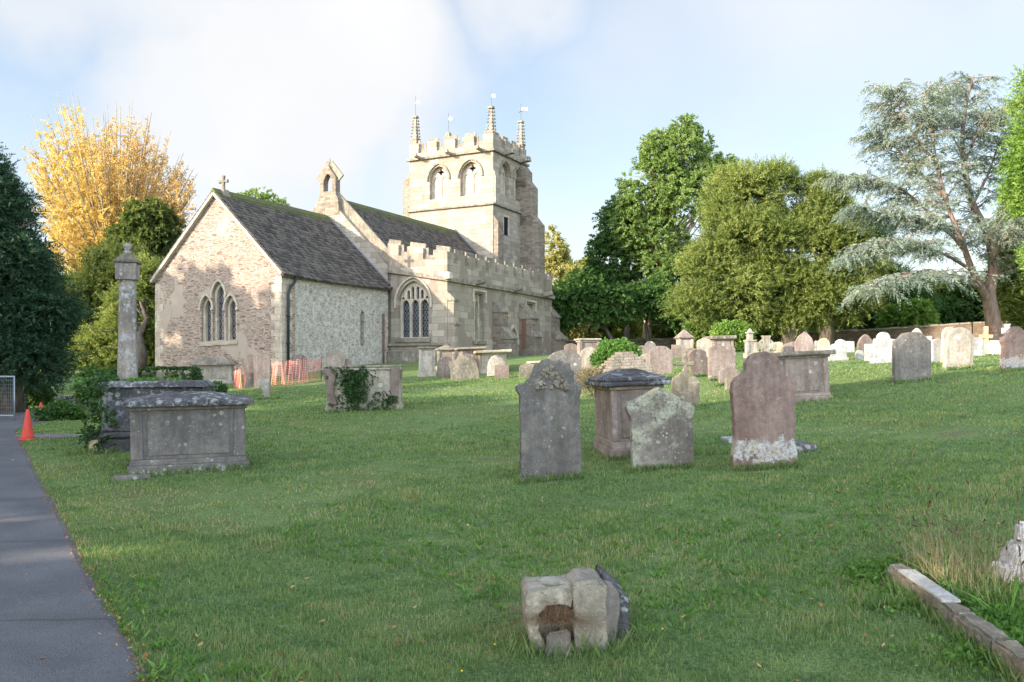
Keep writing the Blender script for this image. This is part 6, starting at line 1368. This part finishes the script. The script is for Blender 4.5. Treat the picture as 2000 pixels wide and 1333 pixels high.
# --- golden tree, fan of upright limbs
def fan_tree(name, label, base, Y, cpx, spans, leafmats, barkmat, seed, nst=46, group=None):
    rng = np.random.default_rng(seed); base = Vector(base); t = empty(name, base); tag(t, label, 'tree', group)
    mb = MB(); tw = MB(); O = [[], []]; D = [[], []]
    x0, y0 = cpx; fork = at(x0, y0, Y) - base
    mb.tube([(0, 0, -.3), fork * .5, fork], [.42, .36, .30], 10)
    for i in range(nst):
        f = (i + rng.random()) / nst; px, py = np.interp(f, [s[0] for s in spans], [s[1] for s in spans]), np.interp(f, [s[0] for s in spans], [s[2] for s in spans])
        sc = rng.uniform(.72, 1.03); e = at(x0 + (px - x0) * sc, y0 + (py - y0) * sc, Y + rng.uniform(-4, 4)) - base
        mid = fork.lerp(e, .45) + Vector(((e.x - fork.x) * .10, (e.y - fork.y) * .12, -.02 * (e - fork).length)); pts = []
        for u in np.linspace(0, 1, 10): pts.append(fork * (1 - u) ** 2 + mid * 2 * u * (1 - u) + e * u * u)
        mb.tube(pts, list(np.interp(np.linspace(0, 1, 10), [0, .15, 1], [.15, .09, .012])), 5, False)
        for s_ in range(26):
            u = .18 + .82 * (s_ + rng.random()) / 30; j = min(int(u * 9), 8); p = pts[j].lerp(pts[j + 1], u * 9 - j); d = (pts[j + 1] - pts[j]).normalized()
            q = (d * 1.0 + Vector(rng.normal(0, .55, 3)) + Vector((0, 0, .25))).normalized(); Ls = rng.uniform(.6, 1.5) * (1.15 - .7 * u)
            ep = p + q * Ls; tw.tube([p, p + q * Ls * .5, ep], [.014, .009, .004], 3, False)
            for v in (.25, .5, .75, 1.):
                pp = p + q * Ls * v; k = 0 if (pp.x + base.x) / Y * F + HX - 190 + rng.normal(0, 40) < (EYE + 0 - (pp.z + base.z)) * 18 + 250 else 1
                O[k].append(tuple(pp)); D[k].append(tuple(q + Vector(rng.normal(0, .5, 3))))
    for k, nm in ((0, 'golden_foliage'), (1, 'russet_foliage')):
        if not O[k]: continue
        V, var = sprays(np.array(O[k]), np.array(D[k]), rng, n=6 if k == 0 else 4, L=.36, ll=.155, lw=.11, droop=.25, spread=1.); quads(nm, V, var, leafmats[k], t)
    mb.build('trunk', barkmat, t, True, fix=False); tw.build('twigs', barkmat, t, True, fix=False); return t
fan_tree('golden_tree', 'large autumn tree with fanning limbs and golden to russet leaves left of the church', gb(225, 50), 50, (228, 560), [(0, 70, 500), (.06, 60, 400), (.14, 45, 300), (.24, 70, 200), (.34, 120, 178), (.45, 180, 188), (.56, 240, 196), (.68, 300, 220), (.8, 350, 285), (.9, 385, 340), (1, 370, 430)], (M['gold'], M['russet']), M['palebark'], 33, 92)
# greens on the left
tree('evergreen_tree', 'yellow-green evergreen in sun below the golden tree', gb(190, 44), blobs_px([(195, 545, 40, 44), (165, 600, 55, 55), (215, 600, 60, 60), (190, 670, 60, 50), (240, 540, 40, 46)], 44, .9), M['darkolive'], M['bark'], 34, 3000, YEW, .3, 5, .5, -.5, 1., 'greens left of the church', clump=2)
tree('leafy_tree', 'green leafy tree rising just left of the chancel gable', gb(285, 47), blobs_px([(292, 450, 40, 44), (265, 500, 46, 46), (300, 510, 34, 56), (280, 580, 46, 60), (322, 460, 24, 34)], 47, .9), M['darkolive'], M['bark'], 35, 2600, MAP, .22, 6, .5, -.4, 1., 'greens left of the church')
tree('dark_evergreen', 'dark evergreen mass behind the column, left of the gable corner', gb(275, 40.5), blobs_px([(262, 640, 44, 70), (225, 690, 50, 44), (285, 560, 22, 40), (160, 700, 40, 40), (290, 680, 24, 60)], 42.5, .7), M['yew'], M['bark'], 36, 3000, YEW, .25, 4, .5, -.5, 1., 'greens left of the church', clump=2)
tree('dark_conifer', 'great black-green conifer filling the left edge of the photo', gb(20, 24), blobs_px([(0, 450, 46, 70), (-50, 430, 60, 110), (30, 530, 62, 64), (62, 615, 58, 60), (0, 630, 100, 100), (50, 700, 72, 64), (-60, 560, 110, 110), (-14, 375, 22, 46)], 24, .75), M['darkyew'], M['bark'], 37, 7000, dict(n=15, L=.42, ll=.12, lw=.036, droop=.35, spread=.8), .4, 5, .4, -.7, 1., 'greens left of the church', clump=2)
for i, (px, py, rx, ry, Yb, lab) in enumerate([(120, 815, 34, 16, 20, 'low straggly bush at the foot of the dark conifer'), (185, 760, 26, 30, 22, 'weedy bush behind the column pedestal'), (60, 770, 36, 26, 26, 'shadowy bush behind the traffic cones'), (235, 745, 40, 20, 30, 'low dark bush behind the ivy-covered tomb')]):
    tree('low_bush', lab, gb(px, Yb), blobs_px([(px, py, rx, ry), (px + rx * .4, py + 4, rx * .6, ry * .7)], Yb, .8), M['darkleaf'], M['bark'], 110 + i, 420, dict(n=9, L=.25, ll=.10, lw=.06, droop=.3), .03, 5, .6, -.8, 1.2, 'low bushes by the path', cat='bush')
for i, (px, Yb, topy, lab) in enumerate([(-120, 55, 520, 'broad dark tree beyond the left edge, closing the view behind the conifer'), (60, 60, 560, 'mid-green tree deep behind the golden tree'), (150, 62, 580, 'dull green tree behind the sunny evergreen'), (330, 66, 560, 'green tree hidden behind the chancel')]):
    hgt = (720 - topy) / F * Yb; tree('backdrop_tree', lab, gb(px, Yb), blobs_px([(px, (topy + 720) / 2, 90, (720 - topy) / 2), (px + 50, (topy + 760) / 2, 70, (720 - topy) / 2.4)], Yb, .8), M['darkleaf'], M['bark'], 120 + i, 1700, dict(n=11, L=.7, ll=.26, lw=.2, droop=.3), .2, 5, .5, -.8, .8, 'trees in the left background')
# --- trees standing left of and behind the camera; they throw the long shade over the lawn
SP = Vector((SH.x, SH.y, 0)).normalized(); QV = Vector((-.469, .883, 0))
def shade_tree(q, a, h, rad, seed, label, n=1500, gap=-.6, low=.25, mat='darkleaf'):
    x, y = QV.x * q - SP.x * a * -1 * -1, QV.y * q - SP.y * a * -1 * -1
    c = QV * q + SP * (-a); x, y = c.x, c.y; z = hz1(x, y); rng = np.random.default_rng(seed)
    bl = [((x, y, z + h * .62), (rad, rad, h * .38)), ((x + rng.uniform(-.4, .4) * rad, y + rng.uniform(-.4, .4) * rad, z + h * low + rad * .6), (rad * 1.05, rad * 1.05, h * .3)), ((x + .3 * rad, y - .2 * rad, z + h * .45), (rad, rad, h * .3))]
    return tree('broadleaf_tree', label, (x, y, z), bl, M[mat], M['bark'], seed, n, dict(n=9, L=1.1, ll=.50, lw=.42, droop=.3), .35, 4, .6, gap, .55, 'tall trees along the path')
ST = [(-9, -20, 15, 4.6), (-3, -24, 17, 4.6), (3.5, -25, 18, 4.6), (9.6, -25, 18, 3.9), (15.5, -24, 12.2, 3.2), (20.5, -22, 10.5, 3.4), (25.5, -20, 10.6, 3.2), (36.2, -18, 13.5, 3.4), (40.5, -22, 15.0, 3.2)]
for i, (q, a, h, r_) in enumerate(ST):
    shade_tree(q, a, h, r_, 200 + i, ['tall leafy tree behind the camera', 'full-crowned tree left of the path near the camera', 'tallest tree of the row beside the path', 'broad tree whose shade ends on the right-hand lawn', 'shorter round tree after the tallest pair in the row', 'low-crowned tree in the middle of the row', 'small tree opposite the mid-lawn tomb', 'loose tree shading the chancel gable', 'open-crowned tree at the far end of the row'][i], gap=-.75 if i < 4 else (-.28 if i < 7 else -.12))

# ================================================================== GRASS
rng = np.random.default_rng(77)
def lawn_points(n, y0, y1, half=.74):
    y = y0 * (y1 / y0) ** rng.random(n); x = rng.uniform(-half, half, n) * (y + .6); return x, y
def not_path(x, y): return x > path_edge(y) - .005 + .03 * np.sin(y * 7) * np.sin(y * 2.3)
def worn(x, y):
    """thin brown patches, plus the worn track that curves from the path towards the church"""
    p = gapnoise(np.stack([x * .8, y * 1.1, x * 0], 1), 5.1, .9) + gapnoise(np.stack([x, y, x * 0], 1), 1.9, 3.1) * .5 + gapnoise(np.stack([x * 1.3, y * 1.9, x * 0], 1), 4.4, 4.7) * .35
    tr = np.abs(x - (-2.6 + .012 * (y - 5) ** 2 + .25 * np.sin(y * .7))); tr2 = np.abs(x - (-4.2 + .020 * (y - 6) ** 2)); t = np.maximum(np.exp(-(tr / .35) ** 2), .7 * np.exp(-(tr2 / .3) ** 2))
    return p * 1.25 + .6 * t * (1 + .8 * gapnoise(np.stack([x, y, x * 0], 1), 7.7, 2.3)) - .10
def blades(n, y0, y1, h0, h1, wk, name, lab):
    x, y = lawn_points(n, y0, y1); k = not_path(x, y); x, y = x[k], y[k]; n = len(x); z = HG(x, y)
    pt = worn(x, y); k = rng.random(n) > np.clip(pt - .1, 0, .8); x, y, z, pt = x[k], y[k], z[k], pt[k]; n = len(x)
    cl = gapnoise(np.stack([x, y, x * 0], 1), 3.3, 1.3); cl2 = gapnoise(np.stack([x, y, x * 0], 1), .7, 5.5)
    h = rng.uniform(h0, h1, n) * (1 + .30 * cl + .45 * cl2 - .35 * np.clip(pt, 0, 1)); w_ = wk * np.maximum(.0038, .00105 * y); a = rng.uniform(0, 6.28, n); ln = rng.uniform(.1, .95, n)
    d = np.stack([np.cos(a), np.sin(a), np.zeros(n)], 1); s = np.stack([-np.sin(a), np.cos(a), np.zeros(n)], 1) * (w_ / 2)[:, None]
    p0 = np.stack([x, y, z - .004], 1); p1 = p0 + d * (h * ln * .35)[:, None]; p1[:, 2] += h * .6; p2 = p0 + d * (h * ln)[:, None]; p2[:, 2] += h * (1 - .25 * ln)
    Q1 = np.stack([p0 - s, p0 + s, p1 + s * .8, p1 - s * .8], 1); Q2 = np.stack([p1 - s * .8, p1 + s * .8, p2 + s * .15, p2 - s * .15], 1)
    mb3 = gapnoise(np.stack([x * 1.7, y * 2.3, x * 0], 1), 2.2, 2.7) * gapnoise(np.stack([x, y, x * 0], 1), 8.2, 1.9)
    tf = gapnoise(np.stack([x * 3.1, y * 4.2, x * 0], 1), 6.1, 3.3)
    var = .36 + .24 * cl2 + .34 * mb3 + .20 * cl + .20 * tf + rng.normal(0, .20, n) + .55 * np.clip(pt - .10, 0, 1) + (rng.random(n) < .06) * .45
    o = quads(name, np.concatenate([Q1, Q2]), np.concatenate([var, var]), M['blade']); tag(o, lab, 'grass', kind='stuff'); return o
blades(330000, 3.3, 30, .020, .055, 1.15, 'grass', 'short mown grass of the churchyard lawn')
# coarse weed rosettes in the near lawn
x, y = lawn_points(3600, 3.6, 9.5); k = not_path(x, y) & (gapnoise(np.stack([x, y, x * 0], 1), 6.6, 1.1) > -.05); x, y = x[k], y[k]
O = np.repeat(np.stack([x, y, HG(x, y) + .004], 1), 6, 0); a = rng.uniform(0, 6.28, len(O)); D = np.stack([np.cos(a), np.sin(a), rng.uniform(.35, 1.3, len(O))], 1)
V = leaves(O, D, rng.uniform(.035, .10, len(O)) * (1.25 - .05 * O[:, 1]), rng.uniform(.010, .020, len(O)), rng, .05)
o = quads('lawn_weeds', V, rng.uniform(.1, .9, len(O)), M['weed']); tag(o, 'broad-leaved weed rosettes scattered through the near lawn', 'weeds', kind='stuff')
# longer grass at the feet of stones
O = []; 
for ob in list(COL.objects):
    if ob.parent is None and ob.get('category') in ('gravestone', 'chest tomb', 'column monument', 'broken monument', 'kerbed grave', 'pedestal tomb') and ob.location.y < 24:
        cx_, cy_ = ob.location.x, ob.location.y; rz_ = ob.rotation_euler.z; wd = 1.7 if 'tomb' in ob['category'] else .75; kf = 150 if cy_ < 13 else 70
        if ob['category'] == 'broken monument': u = rng.uniform(-.45, .45, 420); v = rng.choice([-.13, .05], 420) + rng.normal(0, .06, 420)
        elif 'tomb' in ob['category']: u = rng.uniform(-.1, wd, 2 * kf); v = -.03 + rng.normal(0, .035, 2 * kf)
        else: u = rng.uniform(-.42, .42, 2 * kf); v = -.10 + rng.normal(0, .03, 2 * kf)
        X1 = cx_ + u * math.cos(rz_) - v * math.sin(rz_); Y1 = cy_ + u * math.sin(rz_) + v * math.cos(rz_); O.append(np.stack([X1, Y1, HG(X1, Y1) - .004], 1))
for (a_, b_) in zip(kp, kp[1:]):
    t_ = rng.random(260); X1 = a_.x + (b_.x - a_.x) * t_ - .07 + rng.normal(0, .03, 260); Y1 = a_.y + (b_.y - a_.y) * t_ - .06 + rng.normal(0, .03, 260); O.append(np.stack([X1, Y1, HG(X1, Y1) - .004], 1))
O = np.concatenate(O); a = rng.uniform(0, 6.28, len(O)); D = np.stack([np.cos(a) * .5, np.sin(a) * .5, np.ones(len(O))], 1)
V = leaves(O, D, rng.uniform(.05, .15, len(O)), .0011 * O[:, 1] + .002, rng, .05); o = quads('long_grass', V, rng.normal(.4, .2, len(O)), M['blade']); tag(o, 'longer unmown grass at the feet of the stones', 'grass', kind='stuff')
# fallen leaves on lawn and along the path edge
x, y = lawn_points(900, 3.8, 22); keep = not_path(x, y) | (rng.random(len(x)) < .25); x, y = x[keep], y[keep]
ye = 3.6 * (15 / 3.6) ** rng.random(900); xe_ = path_edge(ye) + rng.normal(-.02, .05, 900); x = np.concatenate([x, xe_]); y = np.concatenate([y, ye])
z = HG(x, y) + np.where(not_path(x, y), .028, .026); a = rng.uniform(0, 6.28, len(x)); D = np.stack([np.cos(a), np.sin(a), rng.uniform(-.1, .25, len(x))], 1)
ll_ = rng.uniform(.02, .06, len(x)) * np.where(np.arange(len(x)) >= len(x) - 900, .5, 1); s = np.stack([-np.sin(a), np.cos(a), rng.uniform(-.4, .4, len(x))], 1)
P0 = np.stack([x, y, z], 1); V = np.stack([P0, P0 + D * ll_[:, None] * .45 + s * ll_[:, None] * .25, P0 + D * ll_[:, None] + np.array([0, 0, .006]), P0 + D * ll_[:, None] * .5 - s * ll_[:, None] * .25], 1)
o = quads('fallen_leaves', V, rng.random(len(x)), M['fallen']); tag(o, 'brown and orange fallen leaves scattered on the lawn and along the path edge', 'fallen leaves', kind='stuff')
# a few yellow daisies-like flowers
mb = MB()
for px, py in ((1276, 1243), (1294, 1241), (902, 1325), (966, 1272), (934, 940), (930, 905)):
    g = gp(px, py); mb.lathe([(.005, .036), (.0065, .040), (.003, .043)], 8, g)
o = mb.build('yellow_flowers', simple('yellow_petals', (.75, .5, .03), .6, .2), None); tag(o, 'scattered tiny yellow flowers in the foreground lawn', 'flowers', kind='stuff')
